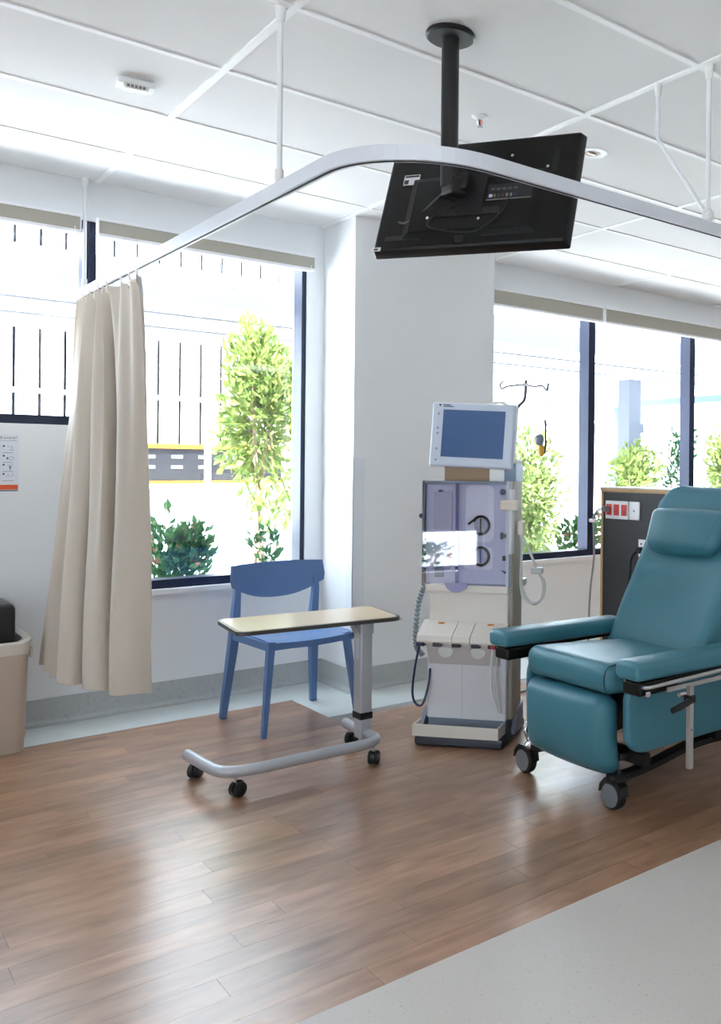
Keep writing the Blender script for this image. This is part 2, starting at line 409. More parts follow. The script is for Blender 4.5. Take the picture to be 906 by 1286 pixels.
window(2, 'tall dark-framed window behind the curtain and chair', *W2, 0.045, 0.03, 0.026, 0.04)
window(3, 'wide dark-framed window right of the pillar', *W3, 0.045, 0.04, 0.04, 0.04, mull=((4.50, 4.565), (5.655, 5.72), (6.8, 6.86)))
# side wall windows outside the frame; the second is added for fill light
for n_, q in ((4, LW), (5, LV)):
    a, b = XL - 0.12, XL - 0.05; ym = (q[0] + q[1]) / 2
    g = G().bx(a, b, q[0], q[1], q[2], q[2] + .05).bx(a, b, q[0], q[1], q[3] - .05, q[3]).bx(a, b, q[0], q[0] + .05, q[2], q[3]).bx(a, b, q[1] - .05, q[1], q[2], q[3]).bx(a, b, ym - .03, ym + .03, q[2], q[3])
    w4 = struct('window_%d' % n_, ('dark framed window with an added lowered blind in the side wall', 'dark framed window added in the side wall for fill light')[n_ - 4], g, M_frame)
    G().bx(XL - 0.09, XL - 0.085, q[0], q[1], q[2], q[3]).obj('pane', M_glass, w4)
sb = thing('roller_blind', 'unseen blind added over the side wall window to trim its reflection', 'blind', (XL + 0.03, 2.475, 0.58))  # added blind, leaves only a low bright strip to reflect in the machine door
G().bx(0, 0.004, -1.15, 1.15, 0.0, 1.80).obj('blind_fabric', M_blind, sb)
G().bx(-0.004, 0.010, -1.15, 1.15, -0.02, 0.0).obj('bottom_rail', M_white, sb)
G().bx(-0.028, 0.03, -1.16, 1.16, 1.80, 1.88).obj('cassette_lip', M_white, sb)

# roller blinds
def blind(x0, x1, zb, zt, label, side=1):
    t = thing('roller_blind', label, 'blind', (x0, YW - 0.02, zb), 0, 'rolled up roller blinds over the windows')
    w = x1 - x0
    G().bx(0, w, -0.052, 0.0, zt - zb - 0.014, zt - zb).obj('cassette_lip', M_white, t)
    G().bx(0.008, w - 0.008, -0.045, -0.004, 0.016, zt - zb - 0.014).obj('blind_fabric', M_blind, t)
    G().bx(0.004, w - 0.004, -0.05, -0.004, 0.0, 0.016).obj('bottom_rail', M_white, t)
    for x in (0.0, w - 0.006): G().bx(x, x + 0.006, -0.05, 0.0, 0.012, zt - zb - 0.012).obj('bracket', M_white, t)
    if side: G().tube([(w - 0.03, -0.056, 0.03), (w - 0.032, -0.058, -0.02)], 0.0022, 6).obj('chain_stub', M_white, t)
    return t
blind(-0.3, 1.066, 2.415, 2.508, 'rolled blind over the high window at far left')
blind(1.14, 2.275, 2.415, 2.508, 'rolled blind over the tall window left of the pillar')
blind(3.40, 4.575, 2.385, 2.508, 'rolled blind right beside the pillar, over the wide window')
blind(4.595, 7.6, 2.385, 2.508, 'rolled blind running out of frame at the right')

# ------------------------------------------------------------------ ceiling fittings
t = thing('emergency_light', 'small white rectangular emergency light on the ceiling at upper left', 'light', (0.945, 3.60, CE), math.radians(-8))
G().rb((0, 0, -0.012), (0.125, 0.075, 0.024), 0.006).obj('base', M_white, t, True)
G().rb((-0.002, -0.02, -0.032), (0.085, 0.05, 0.02), 0.008).obj('lens_cover', mat('lens white', (238, 238, 236), 0.25), t, True)
for k in range(5): G().cb((-0.028 + k * 0.013, -0.0455, -0.034), (0.009, 0.003, 0.009)).obj('slot_or_glint', M_grey, t)
t = thing('fire_sprinkler', 'fire sprinkler with red bulb beside the television pole', 'sprinkler', (2.05, 2.973, CE))
G().lathe([(0.033, 0), (0.033, -0.004), (0.018, -0.012), (0.010, -0.014)]).obj('rosette', M_white, t, True)
for s in (-1, 1): G().tube([(s * 0.009, 0, -0.012), (s * 0.012, 0, -0.025), (s * 0.003, 0, -0.042)], 0.002, 6).obj('arm', M_chrome, t)
G().cyl((0, 0, -0.014), (0, 0, -0.036), 0.004, n=8).obj('bulb', mat('red glass', (190, 30, 25), 0.15), t)
G().cyl((0, 0, -0.042), (0, 0, -0.044), 0.012, n=12).obj('deflector', M_chrome, t)
t = thing('downlight', 'round recessed downlight with white ring right of the television', 'light', (2.655, 2.965, CE))
ring = [(0.034, 0.0), (0.038, -0.004), (0.066, -0.004), (0.07, 0.0)]
g = G(); n = 28
vs = [(r * math.cos(2 * PI * k / n), r * math.sin(2 * PI * k / n), z) for r, z in ring for k in range(n)]
g.add(vs, [(i * n + k, i * n + (k + 1) % n, (i + 1) * n + (k + 1) % n, (i + 1) * n + k) for i in range(3) for k in range(n)])
g.obj('trim_ring', M_white, t, True)
G().cyl((0, 0, -0.0005), (0, 0, -0.002), 0.034, n=24).obj('baffle', mat('bronze baffle', (120, 92, 74), 0.35, metal=0.6), t)
G().rb((-0.002, 0.002, -0.005), (0.04, 0.018, 0.008), 0.004).obj('lamp_reflector', mat('bright reflector', (226, 205, 190), 0.2, metal=0.7), t, True)

# unseen ceiling panels added behind the viewer to brighten the room
for k, (x, y) in enumerate(((-0.055 - 1.2 + 0.6 * 0 + 1.2, -0.036 - 0.3), (3.545 + 1.2, -0.336), (-0.055, -2.736), (4.745, -2.736))):
    t = thing('fill_panel_light', ('added flat ceiling panel for fill light over the %s') % ('walkway at left behind the viewer', 'walkway at right behind the viewer', 'far left corner behind the viewer', 'far right corner behind the viewer')[k], 'light', (x + 0.6, y, CE - 0.012), 0, 'added ceiling fill panels')
    G().bx(-0.58, 0.58, -0.28, 0.28, -0.004, 0.0).obj('diffuser', mat('lit diffuser', (255, 252, 246), 0.6, emit=(255, 251, 246), estr=3), t)
    G().bx(-0.595, -0.58, -0.295, 0.295, -0.008, 0.006).bx(0.58, 0.595, -0.295, 0.295, -0.008, 0.006).bx(-0.58, 0.58, -0.295, -0.28, -0.008, 0.006).bx(-0.58, 0.58, 0.28, 0.295, -0.008, 0.006).obj('frame', M_white, t)

# ------------------------------------------------------------------ curtain rail
RX, RY, RZ0, RZ1, RR = 1.113, 2.035, 2.108, 2.150, 0.33
tr_ = thing('curtain_rail', 'white curved ceiling-hung curtain rail sweeping across the room', 'curtain rail', (RX, YW, RZ0))
arc = [(RX + RR - RR * math.cos(a), RY + RR - RR * math.sin(a)) for a in [i * PI / 2 / 14 for i in range(15)]]
path = [(RX - 0.028, YW - 0.002)] + arc + [(4.6, RY)]
def sweep(path, wd, z0, z1):
    rows = []
    for i, p in enumerate(path):
        a = Vector(path[max(i - 1, 0)]); b = Vector(path[min(i + 1, len(path) - 1)]); d = (b - a).normalized(); nr = Vector((-d.y, d.x)); q = Vector(p)
        L_, R_ = q + nr * wd / 2, q - nr * wd / 2
        rows.append([(L_.x, L_.y, z0), (L_.x, L_.y, z1), (R_.x, R_.y, z1), (R_.x, R_.y, z0), (L_.x, L_.y, z0)])
    return G().sheet(rows)
def loc(g): return g.xf(Matrix.Translation((-RX, -YW, -RZ0)))
M_rail = mat('rail white', (222, 225, 232), 0.35, metal=0.1)
loc(sweep(path, 0.026, RZ0, RZ1)).obj('rail', M_rail, tr_)
loc(sweep(path, 0.008, RZ0 - 0.0015, RZ0)).obj('rail_slot', M_rub, tr_)
for (x, y) in ((RX, 2.69), (2.367, RY), (RX - 0.027, 4.985)):
    loc(G().cyl((x, y, RZ1), (x, y, CE), 0.0085, n=12)).obj('hanging_rod', M_white, tr_, True)
    loc(G().cyl((x, y, RZ1 - 0.002), (x, y, RZ1 + 0.045), 0.013, n=12)).obj('rod_socket', M_wplastic, tr_, True)
    loc(G().lathe([(0.012, CE - 0.05), (0.017, CE - 0.005), (0.02, CE - 0.001)], (x, y, 0))).obj('ceiling_cup', M_wplastic, tr_, True)
br = spline([(2.345, 2.26, CE), (2.345, 2.26, 2.60), (2.345, 2.26, 2.50), (2.349, 2.235, 2.455), (2.358, 2.14, 2.32), (2.366, RY + 0.015, RZ1 + 0.04)], 5)
loc(G().tube(br, 0.0075, 10)).obj('brace_rod', M_white, tr_, True)
loc(G().lathe([(0.010, CE - 0.05), (0.015, CE - 0.005), (0.018, CE - 0.001)], (2.345, 2.26, 0))).obj('ceiling_cup', M_wplastic, tr_, True)
loc(G().rb((2.367, RY + 0.0, RZ1 + 0.02), (0.03, 0.04, 0.035), 0.008)).obj('brace_clamp', M_wplastic, tr_, True)

# ------------------------------------------------------------------ curtain
def curtain():
    # hem and heading polylines, from the window end to the free end (x, y)
    hem = [(0.98, 4.86), (0.88, 4.80), (0.97, 4.74), (0.86, 4.66), (0.97, 4.60), (0.87, 4.53), (1.0, 4.50), (0.88, 4.42), (0.865, 4.34), (0.91, 4.285), (1.05, 4.36),
           (1.02, 4.29), (0.93, 4.22), (0.925, 4.14), (0.98, 4.095), (1.12, 4.19), (1.08, 4.12), (0.99, 4.05), (0.985, 3.98), (1.02, 3.955), (1.07, 3.945), (1.115, 3.945), (1.125, 3.95)]
    nP = len(hem); head = []
    y = 4.93; steps = [0.03] * 4 + [0.03] * 4 + [0.035] * 8 + [0.045, 0.06, 0.06, 0.06, 0.065, 0.045]
    for i in range(nP):
        head.append((RX - 0.0105 * (y - 2.37) + (0.045 if i % 2 else -0.045) * (1.0 if i < 17 else 0.3), y))
        if i < nP - 1: y -= steps[i] if i < len(steps) else 0.03
    bot = spline([(a, b, 0) for a, b in hem], 5); top = spline([(a, b, 0) for a, b in head], 5)
    m = len(bot); rows = []; NZ = 26
    for k in range(NZ + 1):
        t = k / NZ; z = 2.084 + (0.34 - 2.084) * t
        s = t ** 0.6
        rows.append([])
        for j in range(m):
            p = top[j].lerp(bot[j], s)
            amp = 0.006 * math.sin(3.1 * t * PI + j * 0.25) * t
            sag = -0.012 * abs(math.sin(j / 5 * PI)) * (1 - t) ** 6
            rows[-1].append((p.x + amp, p.y, z + sag + 0.004 * math.sin(j * 0.21) * t))
    return rows
ct = thing('curtain', 'cream hospital privacy curtain gathered on the rail by the window', 'curtain', (RX, 4.45, 0.34))
rows = [[(p[0] - RX, p[1] - 4.45, p[2] - 0.34) for p in r] for r in curtain()]
G().sheet(rows, 0.002).obj('cloth', M_curt, ct, True)
head = [(rows[0][j][0], rows[0][j][1]) for j in range(0, len(rows[0]), 5)]
for k in range(0, len(head), 2):
    x, y = head[k]; G().bx(x - 0.003, x + 0.003, y - 0.003, y + 0.003, 1.738, 1.765).obj('glider', M_wplastic, ct)
# stitched heading band following the cloth
G().sheet([[(p[0] - 0.0025, p[1] - 0.001, p[2] - 0.0) for p in rows[0]], [(p[0] - 0.0025, p[1] - 0.001, p[2] - 0.035) for p in rows[0]]], 0.001).obj('heading_tape', mat('heading tape', (222, 214, 204), 0.8), ct, True)

# ------------------------------------------------------------------ television and its ceiling pole
tp = thing('ceiling_pole', 'black ceiling pole with round flange carrying the television', 'tv mount', (1.589, 2.476, CE))
G().lathe([(0.078, 0.0), (0.08, -0.003), (0.08, -0.012), (0.074, -0.016)], n=32).obj('flange', M_black, tp, True)
G().lathe([(0.0735, -0.0155), (0.0735, -0.0165)], n=32).obj('flange_plate', mat('dark grey plate', (58, 60, 60), 0.4), tp)
G().cyl((0, 0, -0.014), (0, 0, -0.50), 0.0285, n=24).obj('pole', M_black, tp, True)
G().rb((0.02, -0.006, -0.50), (0.07, 0.07, 0.06), 0.01).obj('pivot_block', M_black, tp, True)

ya, ti, ro = 1.061, 0.323, -0.017
R_ = Vector((math.cos(ya), -math.sin(ya), 0)); N_ = Vector((math.sin(ya), math.cos(ya), 0)); U_ = Vector((0, 0, 1)) * math.cos(ti) + N_ * math.sin(ti)
Rx = R_ * math.cos(ro) + U_ * math.sin(ro); Uz = U_ * math.cos(ro) - R_ * math.sin(ro); Ny = Uz.cross(Rx)
tv = thing('television', 'flat black television tilted on the ceiling pole, back towards the viewer', 'television')
tv.matrix_world = Matrix(((Rx.x, Ny.x, Uz.x, 1.683), (Rx.y, Ny.y, Uz.y, 2.457), (Rx.z, Ny.z, Uz.z, 2.193), (0, 0, 0, 1)))
tw, th = 0.709, 0.4254
def taper(u, v, w): return (-u * 0.012 * max(0, -v), 0, -w * 0.012 * max(0, -v))
G().rb((0, 0.012, 0), (tw, 0.044, th), 0.008, fn=taper).obj('back_shell', M_blackg, tv, True)
G().bx(-tw / 2 + 0.012, tw / 2 - 0.012, 0.0345, 0.0355, -th / 2 + 0.018, th / 2 - 0.012).obj('screen', mat('dark screen', (10, 11, 14), 0.12), tv)
G().rb((0.0, -0.014, -0.05), (0.50, 0.02, 0.25), 0.004, fn=lambda u, v, w: (-u * 0.03 * (v < -0.5), 0, -w * 0.025 * (v < -0.5))).obj('rear_hump', M_blackg, tv, True)
G().bx(-0.05, 0.05, -0.034, -0.022, -0.09, 0.06).bx(-0.11, 0.11, -0.03, -0.022, -0.10, -0.075).bx(-0.11, 0.11, -0.03, -0.022, 0.04, 0.065).obj('mount_plate', M_black, tv)
G().rb((-0.02, -0.055, 0.0), (0.05, 0.05, 0.06), 0.008).obj('tilt_bracket', M_black, tv, True)
lab = mat('paper label', (214, 214, 214), 0.6); dk = mat('label print', (40, 40, 44), 0.6)
o = G().bx(-0.282, -0.222, -0.0120, -0.0104, 0.048, 0.088).obj('sticker', lab, tv)
G().bx(-0.279, -0.262, -0.0124, -0.0120, 0.052, 0.068).bx(-0.279, -0.225, -0.0124, -0.0120, 0.078, 0.085).obj('sticker_print', dk, o)
o = G().bx(-0.35, -0.315, -0.0112, -0.0104, -0.206, -0.192).obj('sticker', lab, tv)
G().bx(-0.34, -0.325, -0.0116, -0.0112, -0.203, -0.196).obj('sticker_print', dk, o)
pp = G().bx(0.055, 0.215, -0.0255, -0.024, -0.045, 0.012).obj('port_panel', mat('port panel', (36, 36, 40), 0.5), tv)
for k, c in enumerate(((205, 205, 225), (130, 116, 50), (50, 92, 56), (120, 44, 40), (150, 150, 150), (150, 150, 150), (50, 56, 110))):
    G().cb((0.07 + k * 0.0145, -0.0265, -0.032), (0.006 if k else 0.012, 0.003, 0.010)).obj('socket', mat('socket %d' % k, c, 0.4), pp)
for k in range(5): G().cb((0.075 + k * 0.02, -0.0275, -0.008), (0.012, 0.004, 0.006)).obj('socket', mat('socket dark', (90, 92, 96), 0.4), pp)
G().bx(0.055, 0.215, -0.0275, -0.0245, -0.048, -0.045).obj('panel_ledge', mat('ledge grey', (120, 120, 120), 0.4), tv)
for (x, z) in ((-0.15, -0.10), (0.04, -0.115), (0.115, 0.13), (0.25, 0.075)): G().cyl((x, -0.0275 if abs(x) < 0.2 and z < 0 else -0.0145, z), (x, -0.010, z), 0.0055, n=10).obj('screw', M_chrome, tv)
G().rb((0.275, -0.0115, 0.10), (0.022, 0.004, 0.085), 0.0018).obj('vent_slot', M_rub, tv)
for x in (-0.24, 0.12): G().bx(x - 0.065, x + 0.065, -0.0125, -0.0105, -0.172, -0.152).obj('speaker_grille', M_rub, tv)
G().rb((-0.02, -0.014, -0.18), (0.035, 0.014, 0.022), 0.004).obj('cable_clip', M_black, tv, True)
G().tube(spline([(-0.03, -0.06, 0.02), (-0.12, -0.03, -0.02), (-0.18, -0.02, -0.075), (-0.235, -0.015, -0.105), (-0.265, -0.013, -0.10)], 6), 0.0035, 8).obj('cable', mat('grey cable', (90, 92, 92), 0.5), tv, True)
G().tube(spline([(0.0, -0.035, -0.06), (-0.05, -0.04, -0.065), (-0.10, -0.034, -0.085), (-0.14, -0.03, -0.11), (-0.13, -0.03, -0.14), (-0.02, -0.03, -0.165), (0.05, -0.03, -0.16), (0.12, -0.03, -0.10), (0.14, -0.03, -0.05)], 6), 0.003, 8).obj('cable', M_rub, tv, True)

# ------------------------------------------------------------------ blue chair
ch = thing('chair', 'blue moulded plastic chair by the window behind the small table', 'chair', (1.89, 4.365, 0), math.radians(3))
def seat_rows():
    rows = []
    for i in range(9):
        v = -0.235 + 0.43 * i / 8; row = []
        hw = 0.222 - 0.012 * (i / 8)
        for j in range(11):
            u = -1 + 2 * j / 10
            z = 0.452 - 0.016 * (1 - u * u) * math.sin(PI * min(1, (i + 1) / 8)) - 0.010 * max(0, 1 - i / 1.5) - 0.012 * i / 8
            row.append((u * hw, v - 0.02 * (1 - u * u) * (1 if i == 0 else max(0, 1 - i / 3)), z))
        rows.append(row)
    return rows
G().sheet(seat_rows(), -0.03).obj('seat', M_blue, ch, True)
rows = []
for i in range(9):
    t = i / 8; row = []
    for j in range(17):
        u = -1 + 2 * j / 16
        zb = 0.585 + 0.075 * abs(u) ** 2.2; zt = 0.770 - 0.004 * u * u
        hw = 0.262 - 0.012 * t if t > 0.3 else 0.262 - 0.012 * t - 0.01 * (0.3 - t) / 0.3
        x = u * hw; z = zb + (zt - zb) * t
        y = 0.255 - 0.055 * u * u + 0.16 * (z - 0.6)
        row.append((x + 0.036, y, z))
    rows.append(row)
G().sheet(rows, 0.018).obj('backrest', M_blue, ch, True)
def leg(pts, w): return G().tube(pts, [1, 0.98, 0.62][:len(pts)] if len(pts) == 3 else [1, 0.62], 4, sq=w)
for s in (-1, 1):
    G().tube([(s * 0.195 - 0.012, -0.215, 0.445), (s * 0.205 - 0.01, -0.218, 0.36), (s * 0.245, -0.228, 0.0)], [1, 0.95, 0.66], 4, sq=(0.034, 0.032)).obj('leg', M_blue, ch)
    G().tube([(s * 0.214 + 0.030, 0.222, 0.675), (s * 0.214 + 0.026, 0.212, 0.62), (s * 0.212 + 0.004, 0.19, 0.45), (s * 0.218, 0.188, 0.36), (s * 0.245, 0.235, 0.0)], [0.68, 0.76, 1, 1, 0.7], 4, sq=(0.028, 0.028)).obj('leg', M_blue, ch)
    G().bx(s * 0.213 - 0.013, s * 0.213 + 0.013, -0.215, 0.195, 0.402, 0.44).obj('side_rail', M_blue, ch)
G().bx(-0.2, 0.2, -0.222, -0.196, 0.402, 0.436).obj('front_rail', M_blue, ch)

# ------------------------------------------------------------------ overbed table
ob = thing('overbed_table', 'wheeled overbed table with beige top and grey U-shaped base', 'table', (1.57, 3.62, 0))
def ol(g): return g.xf(Matrix.Translation((-1.57, -3.62, 0)))
TZ = 0.612; rot = Matrix.Translation((1.70, 3.725, 0)) @ Matrix.Rotation(math.radians(-6.5), 4, 'Z')
ol(G().prism(rr_outline(-0.35, 0.35, -0.187, 0.187, 0.045), TZ - 0.016, TZ, 'Z').xf(rot)).obj('tabletop_edge', mat('dark grey lipping', (64, 60, 58), 0.4), ob)
M_top = mat('pale timber laminate', (206, 184, 152), 0.28, noise=0.05, nscale=9)
ol(G().prism(rr_outline(-0.338, 0.338, -0.175, 0.175, 0.04), TZ, TZ + 0.0015, 'Z').xf(rot)).obj('tabletop', M_top, ob)
ol(G().prism(rr_outline(-0.25, 0.2, -0.10, 0.10, 0.02), TZ - 0.022, TZ - 0.016, 'Z').xf(rot)).obj('support_plate', M_silver, ob)
cxp, cyp = 1.895, 3.615
ol(G().prism([(cxp - 0.06, TZ - 0.022), (cxp + 0.035, TZ - 0.022), (cxp + 0.035, TZ - 0.075), (cxp - 0.03, TZ - 0.075)], cyp - 0.03, cyp + 0.03)).obj('bracket', M_silver, ob)
ol(G().rb((cxp, cyp, 0.385), (0.056, 0.072, 0.42), 0.008)).obj('column', M_silver, ob, True)
ol(G().rb((cxp, cyp, 0.178), (0.062, 0.078, 0.032), 0.006)).obj('column_collar', M_rub, ob, True)
ol(G().rb((cxp, cyp, 0.125), (0.05, 0.066, 0.10), 0.006)).obj('column_foot', M_silver, ob, True)
ol(G().bx(cxp - 0.0295, cxp - 0.028, cyp - 0.02, cyp + 0.012, 0.43, 0.52)).obj('sticker', mat('pale sticker', (196, 198, 212), 0.5), ob)
ol(G().tube([(1.98, 3.60, TZ - 0.02), (2.03, 3.575, TZ - 0.026), (2.06, 3.57, TZ - 0.022)], 0.004, 8)).obj('height_lever', M_steel, ob, True)
pth = [(1.215, 3.80, 0.098)] + [Vector(p) for p in spline([(1.225, 3.62, 0.098), (1.25, 3.50, 0.098), (1.35, 3.455, 0.098), (1.55, 3.45, 0.098)], 6)] + [Vector(p) for p in spline([(1.72, 3.447, 0.098), (1.84, 3.452, 0.098), (1.895, 3.50, 0.098), (1.902, 3.62, 0.098)], 6)] + [(1.905, 3.80, 0.098)]
ol(G().tube(pth, 0.0225, 14)).obj('base_tube', M_silver, ob, True)
for k, (x, y, a) in enumerate(((1.234, 3.785, 0.6), (1.285, 3.468, 0.35), (1.864, 3.455, 0.9), (1.915, 3.77, 0.5))):
    e = Matrix.Translation((x, y, 0)) @ Matrix.Rotation(a, 4, 'Z')
    c = ol(G().cyl((0, 0, 0.05), (0, 0, 0.085), 0.007, n=10).xf(e)).obj('castor', M_steel, ob, True)
    for s in (-1, 1):
        ol(G().lathe([(0.012, s * 0.006), (0.026, s * 0.007), (0.0285, s * 0.010), (0.0285, s * 0.019), (0.024, s * 0.023), (0.01, s * 0.024)], (0.012, 0, 0.029), 'Y', 18).xf(e)).obj('wheel', M_rub, c, True)
    ol(G().lathe([(0.008, -0.007), (0.031, -0.006), (0.031, 0.006), (0.008, 0.007)], (0.010, 0, 0.034), 'Y', 16).xf(e)).obj('hood', M_black, c, True)

# ------------------------------------------------------------------ dialysis machine
dm = thing('dialysis_machine', 'white dialysis machine with tilted monitor and violet pump door', 'medical machine', (2.25, 3.417, 0), math.radians(-52.6))
M_bei = mat('warm white casing', (226, 220, 212), 0.42); M_gb = mat('blue grey casing', (118, 128, 146), 0.45); M_cool = mat('cool white casing', (214, 213, 218), 0.4)
M_lav = mat('violet grey panel', (198, 201, 220), 0.4); M_lav2 = mat('pale violet plate', (228, 228, 238), 0.35)
M_door = glass_mat('tinted door plastic', (248, 248, 253), 0.06)
M_oliv = mat('taupe rear post', (186, 178, 164), 0.5)
bx0, bx1 = -0.172, 0.213; f0 = 0.095                       # lower body front at local y = f0
# base and drip tray
G().rb((0.012, 0.205, 0.022), (0.42, 0.40, 0.04), 0.012).obj('chassis', mat('charcoal chassis', (62, 66, 76), 0.5), dm, True)
g = G(); g.bx(-0.205, 0.205, 0.0, 0.10, 0.045, 0.052)
g.bx(-0.205, 0.205, 0.0, 0.008, 0.052, 0.098).bx(-0.205, -0.197, 0.008, 0.10, 0.052, 0.098).bx(0.197, 0.205, 0.008, 0.10, 0.052, 0.098)
g.obj('drip_tray', M_bei, dm)
for s, f_ in ((-1, 0.06), (1, 0.16)): G().prism([(f_, 0.03), (0.32, 0.03), (0.31, 0.15), (0.18 if s < 0 else 0.22, 0.13)], 0.012 + s * 0.215 - 0.010, 0.012 + s * 0.215 + 0.010, 'X').obj('side_fender', M_gb, dm)
for (x, y) in ((-0.18, 0.36), (0.19, 0.36)):
    G().lathe([(0.01, -0.012), (0.045, -0.01), (0.045, 0.01), (0.01, 0.012)], (x, y, 0.045), 'X', 18).obj('wheel', M_rub, dm, True)
# lower body
G().bx(bx0 + 0.005, bx1 - 0.005, f0 + 0.012, 0.36, 0.042, 0.106).obj('plinth', M_gb, dm)
G().rb(((bx0 + bx1) / 2, (f0 + 0.36) / 2, 0.27), (bx1 - bx0, 0.36 - f0, 0.33), 0.008).obj('lower_body', M_cool, dm, True)
G().bx(0.0 - 0.0008, 0.0 + 0.0008, f0 - 0.001, f0, 0.11, 0.40).obj('panel_seam', mat('seam', (180, 180, 186), 0.5), dm)
G().rb(((bx0 + bx1) / 2, (f0 + 0.02 + 0.36) / 2, 0.585), (bx1 - bx0, 0.34 - f0, 0.30), 0.006).obj('middle_body', M_bei, dm, True)
# curved throat under the port shelf with round sockets
G().prism([(f0 - 0.05, 0.47), (f0 + 0.05, 0.47), (f0 + 0.05, 0.36), (f0 - 0.002, 0.36), (f0 - 0.02, 0.40)], bx0 + 0.012, bx1 - 0.03, 'X').obj('throat', mat('throat grey white', (200, 196, 196), 0.45), dm)
for x in (-0.07, 0.085):
    G().lathe([(0.036, 0.0), (0.036, -0.010), (0.028, -0.014), (0.01, -0.016)], (x, f0 - 0.024, 0.432), 'Y', 20).obj('round_socket', mat('frosted plastic', (222, 222, 220), 0.35), dm, True)
# port shelf in three sections
secs = ((-0.196, -0.028), (-0.025, 0.058), (0.061, 0.216))
for (a, b) in secs:
    G().prism([(f0 - 0.075, 0.478), (f0 - 0.07, 0.502), (f0 + 0.02, 0.556), (f0 + 0.06, 0.556), (f0 + 0.06, 0.466), (f0 - 0.07, 0.466)], a, b, 'X').obj('port_shelf', M_bei, dm)
M_or = mat('orange label', (222, 140, 52), 0.5)
for x in (-0.105, 0.135):
    q = Matrix.Translation((x, f0 + 0.006, 0.5487)) @ Matrix.Rotation(math.radians(31), 4, 'X')
    o = G().cb((0, 0, 0), (0.032, 0.011, 0.001)).xf(q).obj('orange_label', M_or, dm)
    G().cb((0, 0, 0.0006), (0.004, 0.011, 0.001)).xf(q).obj('label_mark', mat('label mark', (150, 84, 40), 0.5), o)
M_conn = mat('dark connector', (46, 46, 52), 0.4); M_red = mat('red connector', (176, 40, 48), 0.4); M_navy = mat('navy connector', (44, 48, 92), 0.4)
for x, m_ in ((-0.178, M_conn), (-0.098, M_conn), (-0.006, M_conn), (0.086, M_conn), (0.166, M_conn)):
    G().rb((x, f0 - 0.062, 0.462), (0.042, 0.03, 0.018), 0.005).obj('connector', m_, dm, True)
G().rb((0.172, f0 - 0.079, 0.462), (0.02, 0.012, 0.014), 0.003).obj('red_connector', M_red, dm, True)
G().rb((-0.178, f0 - 0.079, 0.462), (0.02, 0.012, 0.014), 0.003).obj('blue_connector', M_navy, dm, True)
M_hose = mat('navy hose', (40, 44, 82), 0.35)
G().tube(spline([(-0.178, f0 - 0.082, 0.455), (-0.192, f0 - 0.09, 0.38), (-0.208, f0 - 0.085, 0.27), (-0.206, f0 - 0.08, 0.21), (-0.185, f0 - 0.075, 0.18), (-0.165, f0 - 0.06, 0.19), (-0.152, f0 - 0.03, 0.27), (-0.156, f0 - 0.002, 0.335)], 7), 0.0055, 8).obj('blue_hose', M_hose, dm, True)
M_wt = mat('white tubing', (228, 228, 228), 0.35)
G().tube(spline([(0.172, f0 - 0.08, 0.455), (0.165, f0 - 0.08, 0.36), (0.168, f0 - 0.07, 0.25), (0.195, f0 - 0.05, 0.16)], 7), 0.0055, 8).obj('white_hose', M_wt, dm, True)
G().tube(spline([(0.185, f0 - 0.05, 0.455), (0.178, f0 - 0.05, 0.32), (0.192, f0 - 0.04, 0.2), (0.20, f0 - 0.03, 0.15)], 6), 0.004, 8).obj('white_hose', M_wt, dm, True)
# ledge and upper case
G().rb((0.024, f0 + 0.15, 0.716), (0.40, 0.35, 0.036), 0.006).obj('ledge', M_bei, dm, True)
cx0, cx1, cz0, cz1 = -0.195, 0.225, 0.728, 1.216; cf = f0 - 0.02
G().bx(cx0, cx1 - 0.004, cf + 0.05, 0.30, cz0, cz1).obj('upper_case', M_bei, dm)
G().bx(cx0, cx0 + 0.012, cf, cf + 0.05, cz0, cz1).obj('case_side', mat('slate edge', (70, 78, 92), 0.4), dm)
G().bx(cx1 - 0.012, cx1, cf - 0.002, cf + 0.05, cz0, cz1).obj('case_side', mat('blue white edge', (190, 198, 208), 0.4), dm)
G().bx(cx0 + 0.012, cx1 - 0.012, cf, cf + 0.05, cz1 - 0.014, cz1).bx(cx0 + 0.012, cx1 - 0.012, cf, cf + 0.05, cz0, cz0 + 0.01).obj('case_rim', M_gb, dm)
bp_ = G().bx(cx0 + 0.012, cx1 - 0.012, cf + 0.022, cf + 0.0505, cz0 + 0.01, cz1 - 0.014).obj('pump_panel', M_lav, dm)
fp = cf + 0.022
def pl(x0, x1, z0, z1, m_, name, th=0.006, r=0.02):
    return G().prism(rr_outline(x0, x1, z0, z1, r), fp - th, fp).obj(name, m_, dm)
pl(-0.145, -0.055, 0.985, 1.165, mat('grey violet card', (178, 178, 196), 0.5), 'left_module', 0.008, 0.008)
pl(-0.15, -0.06, 0.80, 0.93, mat('grey violet card', (178, 178, 196), 0.5), 'left_module', 0.005, 0.008)
pl(-0.135, -0.095, 0.765, 0.84, M_gb, 'clamp_block', 0.012, 0.005)
pl(0.012, 0.150, 0.935, 1.198, M_lav2, 'pump_plate', 0.006, 0.03)
pl(0.005, 0.145, 0.805, 0.912, M_lav2, 'pump_plate', 0.006, 0.02)
